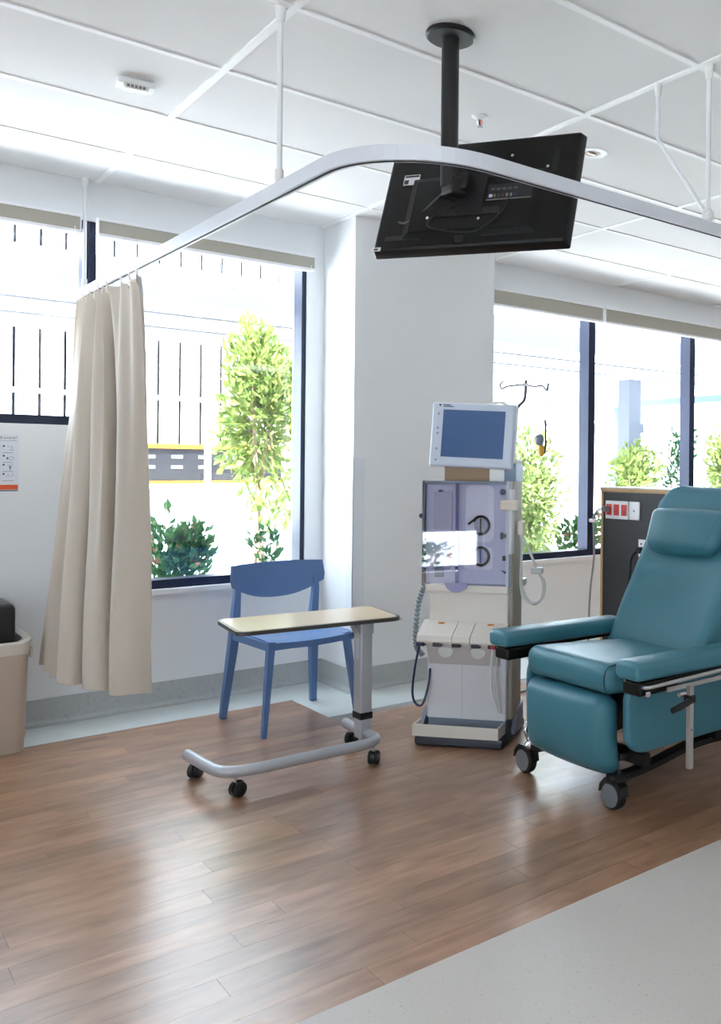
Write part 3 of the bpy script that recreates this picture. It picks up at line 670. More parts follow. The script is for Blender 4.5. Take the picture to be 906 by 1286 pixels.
for zc, sl in ((1.012, 0.3), (0.868, -0.5)):
    xc = 0.088
    ringp = [(xc + 0.039 * math.cos(a), fp - 0.012, zc + 0.041 * math.sin(a)) for a in [math.radians(-120 + 275 * i / 30) for i in range(31)]]
    p_ = G().tube(ringp, 0.0065, 8).obj('pump_ring', M_rub, dm, True)
    G().lathe([(0.033, 0.0), (0.033, -0.010), (0.028, -0.012)], (xc, fp - 0.004, zc), 'Y', 24).obj('rotor', mat('rotor grey', (170, 170, 186), 0.35), p_, True)
    G().bx(xc - 0.003, xc + 0.003, fp - 0.019, fp - 0.015, zc - 0.032, zc + 0.032).obj('rotor_handle', M_rub if zc > 0.95 else mat('blue handle', (50, 84, 150), 0.4), p_)
    if zc > 0.95: G().tube([(xc - 0.03, fp - 0.012, zc + 0.028), (xc - 0.05, fp - 0.012, zc + 0.012), (xc - 0.062, fp - 0.01, zc + 0.004)], 0.005, 6).obj('tube_guide', M_rub, p_, True)
G().lathe([(0.014, 0.0), (0.014, -0.014), (0.009, -0.018)], (0.19, fp - 0.0, 1.168), 'Y', 16).obj('knob', M_navy, dm, True)
G().bx(0.182, 0.192, fp - 0.014, fp, 0.95, 0.98).bx(0.208, 0.218, fp - 0.014, fp, 0.95, 0.98).bx(0.192, 0.208, fp - 0.01, fp, 0.957, 0.973).obj('tube_clamp', M_conn, dm)
G().bx(0.192, 0.204, fp - 0.012, fp, 0.85, 0.872).obj('air_sensor', M_conn, dm)
G().prism([(0.185, 0.805), (0.205, 0.79), (0.222, 0.79), (0.21, 0.80), (0.222, 0.812), (0.203, 0.80)], fp - 0.012, fp).obj('blue_clamp', M_navy, dm)
G().prism([(-0.075, 0.875), (-0.055, 0.888), (-0.058, 0.87), (-0.05, 0.855), (-0.07, 0.862)], fp - 0.014, fp).obj('red_clamp', M_red, dm)
G().bx(-0.062, -0.042, fp - 0.012, fp, 0.912, 0.925).obj('red_clamp', mat('dark red', (120, 44, 60), 0.4), dm)
G().bx(-0.12, -0.105, fp - 0.010, fp, 1.165, 1.172).obj('blue_clamp', M_navy, dm)
# tinted door
d = G().bx(cx0 + 0.006, cx1 - 0.014, cf - 0.012, cf - 0.006, cz0 + 0.004, cz1 - 0.01).obj('door', M_door, dm)
G().bx(-0.026, -0.012, cf - 0.016, cf - 0.012, cz0 + 0.006, cz1 - 0.012).obj('door_ridge', glass_mat('door ridge', (170, 170, 214), 0.2), d)
tab = [(-0.02 + 0.055 * math.cos(PI + PI * i / 14), 0.745 + 0.045 * math.sin(PI + PI * i / 14)) for i in range(15)]
G().prism(tab, cf - 0.018, cf - 0.012).obj('door_tab', mat('violet tab', (146, 146, 190), 0.3), d)
h_ = G().rb((0.232, cf - 0.02, 1.108), (0.085, 0.032, 0.046), 0.008).obj('door_latch', mat('cream latch', (222, 212, 198), 0.4), dm, True)
G().lathe([(0.011, 0), (0.011, -0.012), (0.006, -0.016)], (cx0 - 0.012, cf + 0.03, 1.05), 'Y', 12).obj('side_knob', M_navy, dm, True)
# rear post and side column
G().rb((cx1 - 0.012, 0.22, 0.71), (0.03, 0.16, 1.22), 0.010).obj('rear_post', M_oliv, dm, True)
G().rb((cx1 + 0.006, cf + 0.02, 1.03), (0.02, 0.04, 0.30), 0.006).obj('side_column', M_cool, dm, True)
# neck and monitor
G().bx(-0.105, 0.115, cf + 0.05, 0.24, cz1, 1.29).obj('neck', mat('tan neck', (150, 124, 98), 0.5), dm)
G().bx(0.115, 0.185, cf + 0.05, 0.24, cz1, 1.29).obj('neck_white', M_wplastic, dm)
G().bx(0.185, 0.24, cf + 0.06, 0.26, cz1, 1.30).obj('neck_bracket', mat('steel blue', (128, 146, 170), 0.4), dm)
MM = Matrix.Translation((0.027, cf + 0.075, 1.427)) @ Matrix.Rotation(math.radians(2.2), 4, 'Y') @ Matrix.Rotation(math.radians(-4), 4, 'X')
M_mon = mat('monitor casing', (206, 216, 232), 0.38)
mo = G().rb((0, 0, 0), (0.405, 0.06, 0.302), 0.012).xf(MM).obj('monitor', M_mon, dm, True)
G().rb((-0.002, 0.012, 0), (0.415, 0.05, 0.312), 0.014).xf(MM).obj('monitor_bezel', M_wplastic, mo, True)
G().bx(-0.145, 0.158, -0.0325, -0.030, -0.105, 0.118).xf(MM).obj('screen', mat('blue grey screen', (76, 106, 154), 0.18), mo)
M_mk = mat('navy print', (50, 62, 110), 0.5)
G().prism([(-0.172, 0.143), (-0.155, 0.143), (-0.1635, 0.131)], -0.0308, -0.0300).xf(MM).obj('logo', M_mk, mo)
G().bx(-0.148, -0.112, -0.0308, -0.03, 0.138, 0.1425).bx(-0.148, -0.098, -0.0308, -0.03, 0.131, 0.135).xf(MM).obj('logo_lettering', M_mk, mo)
for z in (0.098, 0.03, 0.005, -0.068, -0.12): G().lathe([(0.006, 0), (0.006, -0.002)], (-0.168, -0.0298, z), 'Y', 12).xf(MM).obj('button', mat('button grey', (150, 160, 180), 0.4), mo)
G().tube(spline([(0.04, 0.035, 0.15), (0.075, 0.035, 0.165), (0.12, 0.035, 0.168), (0.16, 0.035, 0.15)], 6), 0.007, 8).xf(MM).obj('monitor_handle', M_wplastic, mo, True)
# corrugated hose at the left
cr = spline([(-0.21, 0.16, 0.72), (-0.232, 0.14, 0.64), (-0.242, 0.13, 0.53), (-0.24, 0.13, 0.43), (-0.205, 0.13, 0.385)], 11)
G().tube(cr, [0.0155 if i % 2 else 0.0085 for i in range(len(cr))], 10).obj('corrugated_hose', mat('grey green hose', (128, 142, 146), 0.5), dm)
# clear tubing loops at the right with a clamp
M_clr = mat('clear tubing', (214, 218, 218), 0.2, alpha=0.75)
G().tube(spline([(0.265, 0.12, 1.0), (0.275, 0.12, 0.9), (0.27, 0.12, 0.76), (0.285, 0.12, 0.68), (0.33, 0.12, 0.655), (0.375, 0.12, 0.68), (0.385, 0.12, 0.75), (0.355, 0.12, 0.80), (0.31, 0.12, 0.90), (0.27, 0.12, 0.98)], 6), 0.006, 8).obj('tubing', M_clr, dm, True)
G().tube(spline([(0.262, 0.16, 0.98), (0.262, 0.16, 0.8), (0.275, 0.16, 0.70), (0.32, 0.16, 0.645), (0.36, 0.16, 0.67), (0.37, 0.16, 0.74), (0.345, 0.16, 0.80), (0.30, 0.16, 0.89)], 6), 0.006, 8).obj('tubing', M_clr, dm, True)
G().rb((0.347, 0.13, 0.805), (0.055, 0.04, 0.032), 0.01).obj('tubing_clamp', mat('clear clamp', (190, 194, 192), 0.3), dm, True)
G().rb((0.272, 0.12, 1.0), (0.03, 0.04, 0.07), 0.01).obj('tubing_holder', mat('cream latch', (222, 212, 198), 0.4), dm, True)
# infusion pole with hook bar
G().tube(spline([(0.215, 0.20, 1.33), (0.205, 0.22, 1.50), (0.222, 0.23, 1.57), (0.250, 0.24, 1.61), (0.256, 0.24, 1.70)], 7), 0.0075, 10).obj('infusion_pole', mat('dark steel pole', (74, 74, 80), 0.3, metal=0.7), dm, True)
G().tube(spline([(0.145, 0.24, 1.695), (0.128, 0.24, 1.678), (0.136, 0.24, 1.658), (0.16, 0.24, 1.668), (0.20, 0.24, 1.674), (0.256, 0.24, 1.674), (0.30, 0.24, 1.668), (0.335, 0.24, 1.672), (0.358, 0.24, 1.65), (0.366, 0.24, 1.685)], 6), 0.0045, 8).obj('hook_bar', mat('hook steel', (96, 96, 102), 0.35, metal=0.5), dm, True)
G().rb((0.256, 0.24, 1.676), (0.04, 0.016, 0.016), 0.005).obj('hook_hub', M_steel, dm, True)

iv = thing('infusion_set', 'infusion line with grey bulb and yellow tip hanging from the machine hook', 'infusion set', (2.25 - 0.075 * 0.608, 3.417 + 0.075 * 0.794, 0.02), math.radians(-52.6))
G().rb((0.455, 0.25, 1.60), (0.055, 0.012, 0.13), 0.005).obj('fluid_bag', mat('clear bag', (206, 222, 246), 0.15, alpha=0.35), iv, True)
G().tube([(0.442, 0.24, 1.648), (0.425, 0.245, 1.56), (0.425, 0.245, 1.49)], 0.003, 8).obj('line', M_clr, iv, True)
G().rb((0.418, 0.245, 1.555), (0.022, 0.022, 0.07), 0.01).obj('drip_chamber', mat('clear bag', (206, 222, 246), 0.15, alpha=0.35), iv, True)
G().tube(spline([(0.425, 0.245, 1.49), (0.428, 0.245, 1.44), (0.428, 0.245, 1.36), (0.42, 0.245, 1.33)], 6), 0.005, 8).obj('black_line', M_rub, iv, True)
G().tube(spline([(0.426, 0.25, 1.48), (0.445, 0.25, 1.43), (0.448, 0.25, 1.37), (0.43, 0.25, 1.335)], 6), 0.003, 8).obj('line', M_clr, iv, True)
G().lathe([(0.004, -0.03), (0.018, -0.022), (0.023, 0.0), (0.018, 0.02), (0.006, 0.026)], (0.40, 0.24, 1.395), 'Z', 16).obj('bulb', mat('grey bulb', (128, 134, 144), 0.3, metal=0.3), iv, True)
G().lathe([(0.004, -0.03), (0.010, -0.026), (0.015, 0.0), (0.013, 0.022)], (0.41, 0.24, 1.345), 'Z', 14).obj('yellow_tip', mat('yellow tip', (226, 168, 50), 0.4), iv, True)

# ------------------------------------------------------------------ teal treatment recliner
RO = (2.65, 2.60, 0)
rc = thing('recliner', 'teal vinyl treatment recliner on castors beside the dialysis machine', 'recliner chair', RO)
def rl(g): return g.xf(Matrix.Translation((-RO[0], -RO[1], 0)))
# leg rest
rl(G().rb((2.262, 2.625, 0.286), (0.11, 0.478, 0.302), 0.053, 4, 4, fn=lambda u, v, w: (-0.018 * (1 - v * v) * (1 - w * w) * (1 if u < 0 else 0) + 0.03 * max(0, -w) ** 2, 0, -0.012 * (1 - v * v) * max(0, -w)))).obj('leg_rest', M_teal, rc, True)
# seat
rl(G().rb((2.52, 2.60, 0.508), (0.63, 0.50, 0.118), 0.045, 4, 6, fn=lambda u, v, w: (0, 0, -0.045 * (u + 1) / 2 + 0.012 * (1 - v * v) * (1 - u * u) * max(0, w)))).obj('seat', M_teal, rc, True)
seam = [(2.205 + 0.006, 2.365, 0.458), (2.205, 2.375, 0.50), (2.215, 2.37, 0.545), (2.25, 2.362, 0.56), (2.40, 2.358, 0.556)]
rl(G().tube(spline(seam, 5), 0.0025, 6)).obj('seat_piping', mat('dark teal piping', (30, 78, 92), 0.45), rc, True)
# upholstered side panels
def side_panel(y):
    o = rr_outline(2.268, 3.02, 0.228, 0.512, 0.085, 7)
    g = G(); n = len(o); vs = []; prof = [(-0.024, 0.016), (-0.018, 0.004), (-0.006, 0.0), (0.006, 0.0), (0.018, 0.004), (0.024, 0.016)]
    cx_, cz_ = 2.644, 0.37
    for (dy, ins) in prof:
        for (x, z) in o:
            k = Vector((x - cx_, z - cz_)); L_ = k.length; k = k * ((L_ - ins) / L_); vs.append((cx_ + k.x, y + dy, cz_ + k.y))
    fs = [tuple(range(n)), tuple(reversed(range((len(prof) - 1) * n, len(prof) * n)))] + [(i * n + j, i * n + (j + 1) % n, (i + 1) * n + (j + 1) % n, (i + 1) * n + j) for i in range(len(prof) - 1) for j in range(n)]
    return g.add(vs, fs)
for y in (2.322, 2.90): rl(side_panel(y)).obj('side_panel', M_teal, rc, True)
# back
ang = math.radians(27.5)
BM = Matrix.Translation((2.855, 2.615, 0.80)) @ Matrix.Rotation(ang, 4, 'Y')
def backfn(u, v, w):
    x = 0.0; y = 0.0
    if u < 0:
        x += 0.012 * math.exp(-((w + 0.12) / 0.05) ** 2) * (1 - v ** 4)          # horizontal tuck
        x += -0.022 * (abs(v) ** 4) - 0.025 * math.exp(-((w + 0.62) / 0.25) ** 2) * (1 - v * v)
    top = max(0.0, (w - 0.70) / 0.30)
    y -= v * (0.085 * top ** 2.2)
    y += 0.012 * v * math.exp(-((w + 0.45) / 0.4) ** 2)
    return (x, y, 0)
rl(G().rb((0.065, 0, 0.035), (0.13, 0.545, 0.87), 0.05, 4, 14, fn=backfn).xf(BM)).obj('backrest', M_teal, rc, True)
rl(G().rb((-0.028, 0.012, 0.215), (0.085, 0.425, 0.20), 0.04, 4, 6, fn=lambda u, v, w: (-0.014 * (1 - v * v) * (1 - w * w) if u < 0 else 0, 0.018 * v * w, 0.010 * (1 - v * v) * w)).xf(BM)).obj('head_pillow', M_teal, rc, True)
rl(G().tube([(-0.006, 0.20, 0.312), (-0.006, -0.20, 0.312)], 0.004, 6).xf(BM)).obj('pillow_seam', mat('dark teal piping', (30, 78, 92), 0.45), rc)
# arms
for s, yc in ((-1, 2.212), (1, 2.978)):
    p_ = rl(G().rb((2.50, yc, 0.568), (0.68, 0.122, 0.062), 0.02, 4, 5, fn=lambda u, v, w: (0, 0, 0.008 * (1 - v * v) * max(0, w) - 0.006 * u))).obj('arm_pad', M_teal, rc, True)
    rl(G().rb((2.285, yc, 0.512), (0.20, 0.092, 0.05), 0.01)).obj('arm_cap', M_blackg, rc, True)
    rl(G().bx(2.385, 2.84, yc - 0.02, yc + 0.02, 0.515, 0.536)).obj('arm_bar', M_black, rc)
    rl(G().bx(2.82, 2.92, yc - 0.03 if s < 0 else 2.86, 2.36 if s < 0 else yc + 0.03, 0.47, 0.54)).obj('arm_bracket', M_teal, rc)
yo = 2.140
rl(G().tube(spline([(2.20, 2.176, 0.520), (2.205, 2.15, 0.523), (2.24, yo, 0.525), (2.45, yo, 0.527), (2.92, yo, 0.532)], 6), 0.0075, 10)).obj('side_rail', M_steel, rc, True)
rl(G().bx(2.295, 2.95, yo - 0.003, yo + 0.004, 0.494, 0.511)).obj('tray_bar', M_steel, rc)
rl(G().rb((2.215, 2.16, 0.497), (0.022, 0.02, 0.022), 0.006)).obj('rail_end', M_chrome, rc, True)
rl(G().bx(2.392, 2.412, yo - 0.022, yo - 0.004, 0.205, 0.503)).obj('tray_post', M_steel, rc)
rl(G().cyl((2.401, yo - 0.0225, 0.345), (2.401, yo - 0.0205, 0.345), 0.004, n=10)).obj('post_hole', M_grey, rc)
rl(G().rb((2.402, yo - 0.012, 0.455), (0.036, 0.034, 0.03), 0.006)).obj('post_clamp', M_black, rc, True)
rl(G().tube([(2.40, yo - 0.022, 0.452), (2.33, yo - 0.03, 0.442), (2.29, yo - 0.03, 0.435)], [0.011, 0.013, 0.010], 10)).obj('clamp_lever', M_black, rc, True)
rl(G().cyl((2.345, yo - 0.012, 0.478), (2.375, yo - 0.012, 0.478), 0.008, n=10)).obj('clamp_screw', M_chrome, rc, True)
# underframe and castors
M_fr = mat('black frame', (34, 34, 36), 0.35, metal=0.4)
for y in (2.40, 2.86):
    rl(G().tube(spline([(2.27, y, 0.128), (2.38, y, 0.125), (2.52, y + (0.02 if y < 2.6 else -0.02), 0.125), (2.78, y + (0.03 if y < 2.6 else -0.03), 0.15), (3.05, y, 0.15), (3.22, y, 0.128)], 6), 1, 4, sq=(0.05, 0.022))).obj('base_arm', M_fr, rc)
for (a, z) in ((2.42, 0.14), (2.85, 0.16)): rl(G().bx(a, a + 0.04, 2.38, 2.88, z, z + 0.045)).obj('cross_member', M_fr, rc)
for a in (2.46, 2.72): rl(G().bx(2.46, 2.85, a, a + 0.04, 0.17, 0.44)).obj('lift_frame', M_fr, rc)
rl(G().bx(2.33, 2.9, 2.35, 2.87, 0.40, 0.44)).obj('seat_pan', M_fr, rc)
rl(G().rb((2.33, 2.40, 0.20), (0.05, 0.04, 0.03), 0.01)).obj('hinge', M_black, rc, True)
for (x, y, dy) in ((2.30, 2.385, 0.03), (2.30, 2.905, 0.045), (3.20, 2.40, 0.03), (3.20, 2.86, 0.03)):
    c = rl(G().lathe([(0.034, 0.118), (0.036, 0.128), (0.030, 0.138), (0.012, 0.146), (0.008, 0.156)], (x, y, 0), 'Z', 18)).obj('castor', M_chrome if y > 2.88 else M_fr, rc, True)
    yw = y + dy
    rl(G().lathe([(0.018, -0.021), (0.046, -0.02), (0.054, -0.014), (0.0555, 0.0), (0.054, 0.014), (0.046, 0.02), (0.018, 0.021)], (x, yw, 0.0555), 'X', 28)).obj('tyre', M_rub, c, True)
    for s in (-1, 1): rl(G().lathe([(0.044, s * 0.0215), (0.042, s * 0.025), (0.012, s * 0.026)], (x, yw, 0.0555), 'X', 28)).obj('hub_cap', M_grey, c, True)
    rl(G().prism([(yw - 0.062, 0.060), (yw - 0.055, 0.095), (yw - 0.03, 0.118), (yw + 0.03, 0.118), (yw + 0.058, 0.088), (yw + 0.064, 0.058), (yw + 0.058, 0.058), (yw + 0.03, 0.10), (yw - 0.03, 0.10), (yw - 0.056, 0.060)], x - 0.02, x + 0.02, 'X')).obj('fork', M_black, c)
rl(G().tube(spline([(2.30, 2.93, 0.14), (2.285, 2.935, 0.19), (2.33, 2.94, 0.245)], 6), 0.011, 10)).obj('brake_lever', M_chrome, rc, True)

# ------------------------------------------------------------------ service partition behind the recliner
M_ply = mat('plywood edge', (196, 160, 116), 0.5, noise=0.06, nscale=25); M_lam = mat('black laminate', (38, 38, 40), 0.45)
PXF = 3.60; PYL, PYR, PZ = 3.91, 1.75, 1.168
pt = thing('service_partition', 'low black service partition with plywood edges behind the recliner', 'partition', (PXF, PYL, 0))
def pl_(g): return g.xf(Matrix.Translation((-PXF, -PYL, 0)))
pl_(G().bx(PXF + 0.006, PXF + 0.30, PYR, PYL, 0.02, PZ - 0.022)).obj('carcass', M_ply, pt)
pl_(G().bx(PXF, PXF + 0.006, PYR + 0.02, PYL - 0.018, 0.03, PZ - 0.030)).obj('front_panel', M_lam, pt)
pl_(G().bx(PXF - 0.004, PXF + 0.006, PYL - 0.018, PYL, 0.02, PZ - 0.022)).obj('edge_strip', M_ply, pt)
pl_(G().bx(PXF - 0.006, PXF + 0.31, PYR - 0.005, PYL + 0.008, PZ - 0.022, PZ - 0.006)).obj('top_board', M_ply, pt)
pl_(G().bx(PXF - 0.006, PXF + 0.31, PYR - 0.005, PYL + 0.008, PZ - 0.006, PZ)).obj('top_laminate', mat('pale laminate', (200, 202, 200), 0.35), pt)
pl_(G().bx(PXF + 0.03, PXF + 0.27, PYR + 0.02, PYL - 0.02, 0.0, 0.02)).obj('plinth', M_black, pt)
M_gpo = mat('outlet white', (232, 230, 232), 0.35); M_redo = mat('red outlet', (206, 56, 46), 0.4)
pa = pl_(G().rb((PXF - 0.005, 3.768, 1.035), (0.010, 0.192, 0.106), 0.004)).obj('outlet_plate', M_gpo, pt, True)
for k in range(3):
    y = 3.832 - k * 0.064
    so = pl_(G().bx(PXF - 0.0125, PXF - 0.009, y - 0.022, y + 0.022, 1.003, 1.068)).obj('socket', M_redo, pa)
    pl_(G().bx(PXF - 0.0135, PXF - 0.0125, y - 0.010, y - 0.006, 1.02, 1.032).bx(PXF - 0.0135, PXF - 0.0125, y + 0.006, y + 0.010, 1.02, 1.032).bx(PXF - 0.0135, PXF - 0.0125, y - 0.002, y + 0.002, 1.008, 1.018)).obj('socket_hole', M_rub, so)
pb = pl_(G().rb((PXF - 0.005, 3.622, 1.035), (0.010, 0.084, 0.106), 0.004)).obj('blank_plate', M_gpo, pt, True)
pl_(G().cyl((PXF - 0.0115, 3.622, 1.035), (PXF - 0.0095, 3.622, 1.035), 0.006, n=10)).obj('plate_dot', M_grey, pb)
pc = pl_(G().rb((PXF - 0.005, 3.53, 0.825), (0.010, 0.11, 0.10), 0.004)).obj('outlet_plate', M_gpo, pt, True)
pl_(G().cyl((PXF - 0.0115, 3.56, 0.85), (PXF - 0.0095, 3.56, 0.85), 0.006, n=10)).obj('socket_hole', M_rub, pc)
# cords
M_cord = mat('grey cord', (150, 152, 156), 0.5)
c1 = thing('power_cord', 'grey power cord plugged into the red outlets, hanging past the partition edge', 'cord', (3.58, 3.95, 0))
def cl_(g): return g.xf(Matrix.Translation((-3.58, -3.95, 0)))
cl_(G().rb((3.565, 3.835, 1.04), (0.045, 0.034, 0.036), 0.01)).obj('plug', mat('clear grey plug', (120, 116, 116), 0.35), c1, True)
cl_(G().tube(spline([(3.55, 3.845, 1.042), (3.545, 3.88, 1.03), (3.555, 3.93, 0.985), (3.565, 3.938, 0.90), (3.575, 3.945, 0.74), (3.58, 3.98, 0.55), (3.58, 3.992, 0.33), (3.57, 3.99, 0.12), (3.52, 4.0, 0.012), (3.30, 4.05, 0.008), (3.0, 3.98, 0.008)], 8), 0.006, 8)).obj('cord', M_cord, c1, True)
cl_(G().rb((3.565, 3.945, 0.965), (0.03, 0.05, 0.022), 0.008)).obj('cord_tag', M_gpo, c1, True)
c2 = thing('black_cable', 'black cable drooping from the lower outlet behind the recliner back', 'cable', (3.56, 3.6, 0))
def c2_(g): return g.xf(Matrix.Translation((-3.56, -3.6, 0)))
c2_(G().rb((3.572, 3.555, 0.815), (0.036, 0.036, 0.036), 0.008)).obj('plug', M_rub, c2, True)
c2_(G().tube(spline([(3.555, 3.565, 0.81), (3.54, 3.59, 0.77), (3.55, 3.61, 0.69), (3.56, 3.645, 0.55), (3.56, 3.665, 0.36), (3.56, 3.65, 0.10), (3.54, 3.60, 0.010), (3.40, 3.45, 0.008)], 8), 0.008, 8)).obj('cable', M_rub, c2, True)

# ------------------------------------------------------------------ bin and poster at the left
bn = thing('linen_bin', 'beige plastic bin with black lid at the left edge under the poster', 'bin', (0.60, 4.80, 0))
M_bin = mat('beige bin plastic', (196, 182, 168), 0.45); M_rim = mat('pale bin rim', (222, 216, 208), 0.4)
def bo(hw, hd, z, r=0.045): return [(x, y, z) for (x, y) in rr_outline(-hw, hw, -hd, hd, r, 4)]
def loft(rings):
    g = G(); n = len(rings[0]); vs = [p for r in rings for p in r]
    return g.add(vs, [(i * n + j, i * n + (j + 1) % n, (i + 1) * n + (j + 1) % n, (i + 1) * n + j) for i in range(len(rings) - 1) for j in range(n)] + [tuple(range(n))])
loft([bo(0.195, 0.170, 0.0), bo(0.197, 0.172, 0.055), bo(0.200, 0.175, 0.06), bo(0.208, 0.182, 0.44), bo(0.20, 0.174, 0.44), bo(0.19, 0.165, 0.07)]).obj('body', M_bin, bn, True)
def rimring(hw, hd, z, dip): return [(x, y, z - dip * max(0, 1 - (abs(x) / hw) ** 2) * (1 if y < 0 else 0.4)) for (x, y, _) in bo(hw, hd, z)]
loft([rimring(0.212, 0.187, 0.435, 0), rimring(0.218, 0.193, 0.50, 0.045), rimring(0.210, 0.185, 0.512, 0.05), rimring(0.188, 0.163, 0.50, 0.045), rimring(0.186, 0.162, 0.435, 0)]).obj('rim', M_rim, bn, True)
G().rb((-0.01, 0.01, 0.555), (0.345, 0.29, 0.20), 0.03).obj('lid', M_black, bn, True)
G().rb((0.222, -0.12, 0.43), (0.012, 0.03, 0.05), 0.005).obj('handle_clip', M_rim, bn, True)

ps = thing('wall_poster', 'white instruction poster with orange footer on the wall at far left', 'poster', (0.64, YW - 0.001, 1.145))
G().bx(-0.19, 0.186, -0.003, 0.0, 0.0, 0.272).obj('sheet', mat('poster paper', (226, 230, 238), 0.5), ps)
G().bx(-0.19, 0.182, -0.004, -0.003, 0.008, 0.031).obj('orange_footer', mat('poster orange', (226, 92, 44), 0.5), ps)
G().bx(-0.19, 0.182, -0.004, -0.003, 0.0, 0.006).obj('footer_line', mat('poster slate', (108, 112, 134), 0.5), ps)
M_pr = mat('poster grey print', (120, 124, 136), 0.6); M_pd = mat('poster dark print', (60, 64, 72), 0.6)
G().bx(-0.17, 0.176, -0.0036, -0.003, 0.2405, 0.242).obj('header_rule', M_pr, ps)
RXX = Matrix.Rotation(PI / 2, 4, 'X')
text('header_text', 'd', 0.022, M_pd, ps, Matrix.Translation((0.106, -0.0032, 0.249)) @ RXX)
text('header_text', 'event?', 0.021, M_pr, ps, Matrix.Translation((0.122, -0.0032, 0.249)) @ RXX)
for z in (0.216, 0.170, 0.127, 0.083):
    for x in (-0.12, 0.0, 0.124):
        G().lathe([(0.0045, 0), (0.0045, -0.001)], (x, -0.003, z - 0.001), 'Y', 10).obj('bullet', M_pd, ps)
        G().bx(x - 0.005, x + 0.04, -0.0036, -0.003, z - 0.034, z - 0.032).obj('text_line', M_pr, ps)
for (x, z, k) in ((0.15, 0.204, 0), (0.155, 0.157, 1), (0.15, 0.112, 2), (0.15, 0.075, 3), (0.03, 0.204, 1), (0.03, 0.157, 2), (0.03, 0.112, 0)):
    g = G()
    if k == 0: g.tube(spline([(x - 0.012, -0.0034, z + 0.008), (x + 0.008, -0.0034, z + 0.01), (x + 0.006, -0.0034, z), (x + 0.012, -0.0034, z - 0.008), (x - 0.006, -0.0034, z - 0.008)], 4), 0.0008, 5)
    if k == 1: g.tube([(x + 0.009 * math.cos(a), -0.0034, z + 0.009 * math.sin(a)) for a in [i * PI / 6 for i in range(12)]], 0.0009, 5, closed=True); g.bx(x - 0.02, x - 0.013, -0.0036, -0.003, z - 0.006, z + 0.006)
    if k == 2: g.lathe([(0.005, 0), (0.005, -0.0008)], (x, -0.003, z + 0.004), 'Y', 10); g.bx(x - 0.002, x + 0.002, -0.0036, -0.003, z - 0.012, z); g.bx(x - 0.012, x + 0.014, -0.0036, -0.003, z + 0.012, z + 0.0135)
    if k == 3: g.tube([(x - 0.014, -0.0034, z - 0.007), (x - 0.008, -0.0034, z + 0.008), (x - 0.003, -0.0034, z - 0.007)], 0.0009, 5); g.tube([(x + 0.006, -0.0034, z - 0.007), (x + 0.008, -0.0034, z + 0.008), (x + 0.016, -0.0034, z + 0.002)], 0.0009, 5)
    g.obj('pictogram', M_pr, ps)

# ------------------------------------------------------------------ outside
gr = struct('ground', 'sunlit pale concrete yard outside the windows', G().bx(-30, 45, YO, 60, -0.25, -0.12).bx(-30, XL - 0.2, -30, YO, -0.25, -0.12), mat('pale concrete', (208, 210, 212), 0.8, noise=0.03, nscale=2))
M_scr = mat('white painted boards', (236, 238, 240), 0.6); M_dk = mat('dark cladding', (40, 40, 50), 0.7)
SY = 11.0
ss = thing('slatted_screen', 'tall white screen of vertical boards beyond the yard', 'screen', (7.5, SY, -0.12))
bme = {}
for k in range(64):
    x = 0.110 + 0.2347 * k
    if 'm' not in bme: bme['m'] = G().bx(0.016, 0.2347 - 0.016, 0, 0.03, 1.44, 5.6).mesh('board', M_scr)
    o = link('board', bme['m'], ss); o.location = (x - 7.5, 0, 0)
for z in (2.13, 1.44): G().bx(-7.5, 7.6, -0.03, 0.0, z, z + 0.05).obj('screen_rail', M_scr, ss)
for k in range(6): G().bx(-7.45 + 2.98 * k, -7.35 + 2.98 * k, 0.03, 0.13, 0, 5.6).obj('screen_post', M_scr, ss)
G().bx(-7.5, 7.6, 0.14, 0.22, 1.47, 5.6).obj('backing_wall', M_dk, ss)
cp = thing('yard_canopy', 'flat pale canopy on grey posts over the yard', 'canopy', (4.0, 8.0, -0.12))
G().bx(-5.0, 7.0, -1.0, 1.25, 2.60, 2.66).obj('soffit', M_scr, cp)
G().bx(-5.0, 7.0, -1.06, -1.0, 2.60, 2.855).bx(-5.0, 7.0, 1.25, 1.31, 2.60, 2.855).obj('fascia', mat('shade toned fascia', (80, 88, 112), 0.5), cp)  # fascia colour carries its shaded look, since the sun here lights that face
G().bx(-5.0, 7.0, -1.0, 1.25, 2.81, 2.85).obj('roof_sheet', M_scr, cp)
for y in (-0.45, 0.35): G().bx(-5.0, 7.0, y, y + 0.03, 2.585, 2.60).obj('batten', mat('grey batten', (96, 98, 104), 0.5), cp)
for x in (-2.62, -1.55, 1.4, 3.9):
    v = G().bx(x - 0.12, x + 0.12, -0.9, -0.5, 2.592, 2.60).obj('vent', M_scr, cp)
    for k in range(5): G().bx(x - 0.11, x + 0.11, -0.88 + k * 0.075, -0.85 + k * 0.075, 2.588, 2.592).obj('vent_slot', mat('vent dark', (70, 70, 78), 0.6), v)
for x in (-4.6, 3.73):
    p_ = G().bx(x, x + 0.21, -0.1, 0.1, 0.0, 2.60).obj('canopy_post', mat('grey post', (84, 90, 104), 0.5), cp)
    G().bx(x - 0.02, x + 0.23, -0.12, 0.12, 2.50, 2.60).obj('post_cap', M_scr, p_)
for k in range(3): G().bx(3.94, 4.04, -0.05, 0.05, 1.28 + k * 0.28, 1.40 + k * 0.28).obj('post_fin', mat('grey post', (84, 90, 104), 0.5), cp)
bf = thing('blue_steel_frame', 'pale blue steel goal frame standing beyond the canopy post', 'frame', (9.6, 9.1, -0.12))
M_bs = mat('pale blue steel', (84, 104, 170), 0.45)
G().bx(-0.05, 0.05, -1.3, 1.08, 2.33, 2.43).obj('beam', M_bs, bf)
for y in (-1.3, 1.0): G().bx(-0.05, 0.05, y, y + 0.09, 0, 2.33).obj('post', M_bs, bf)
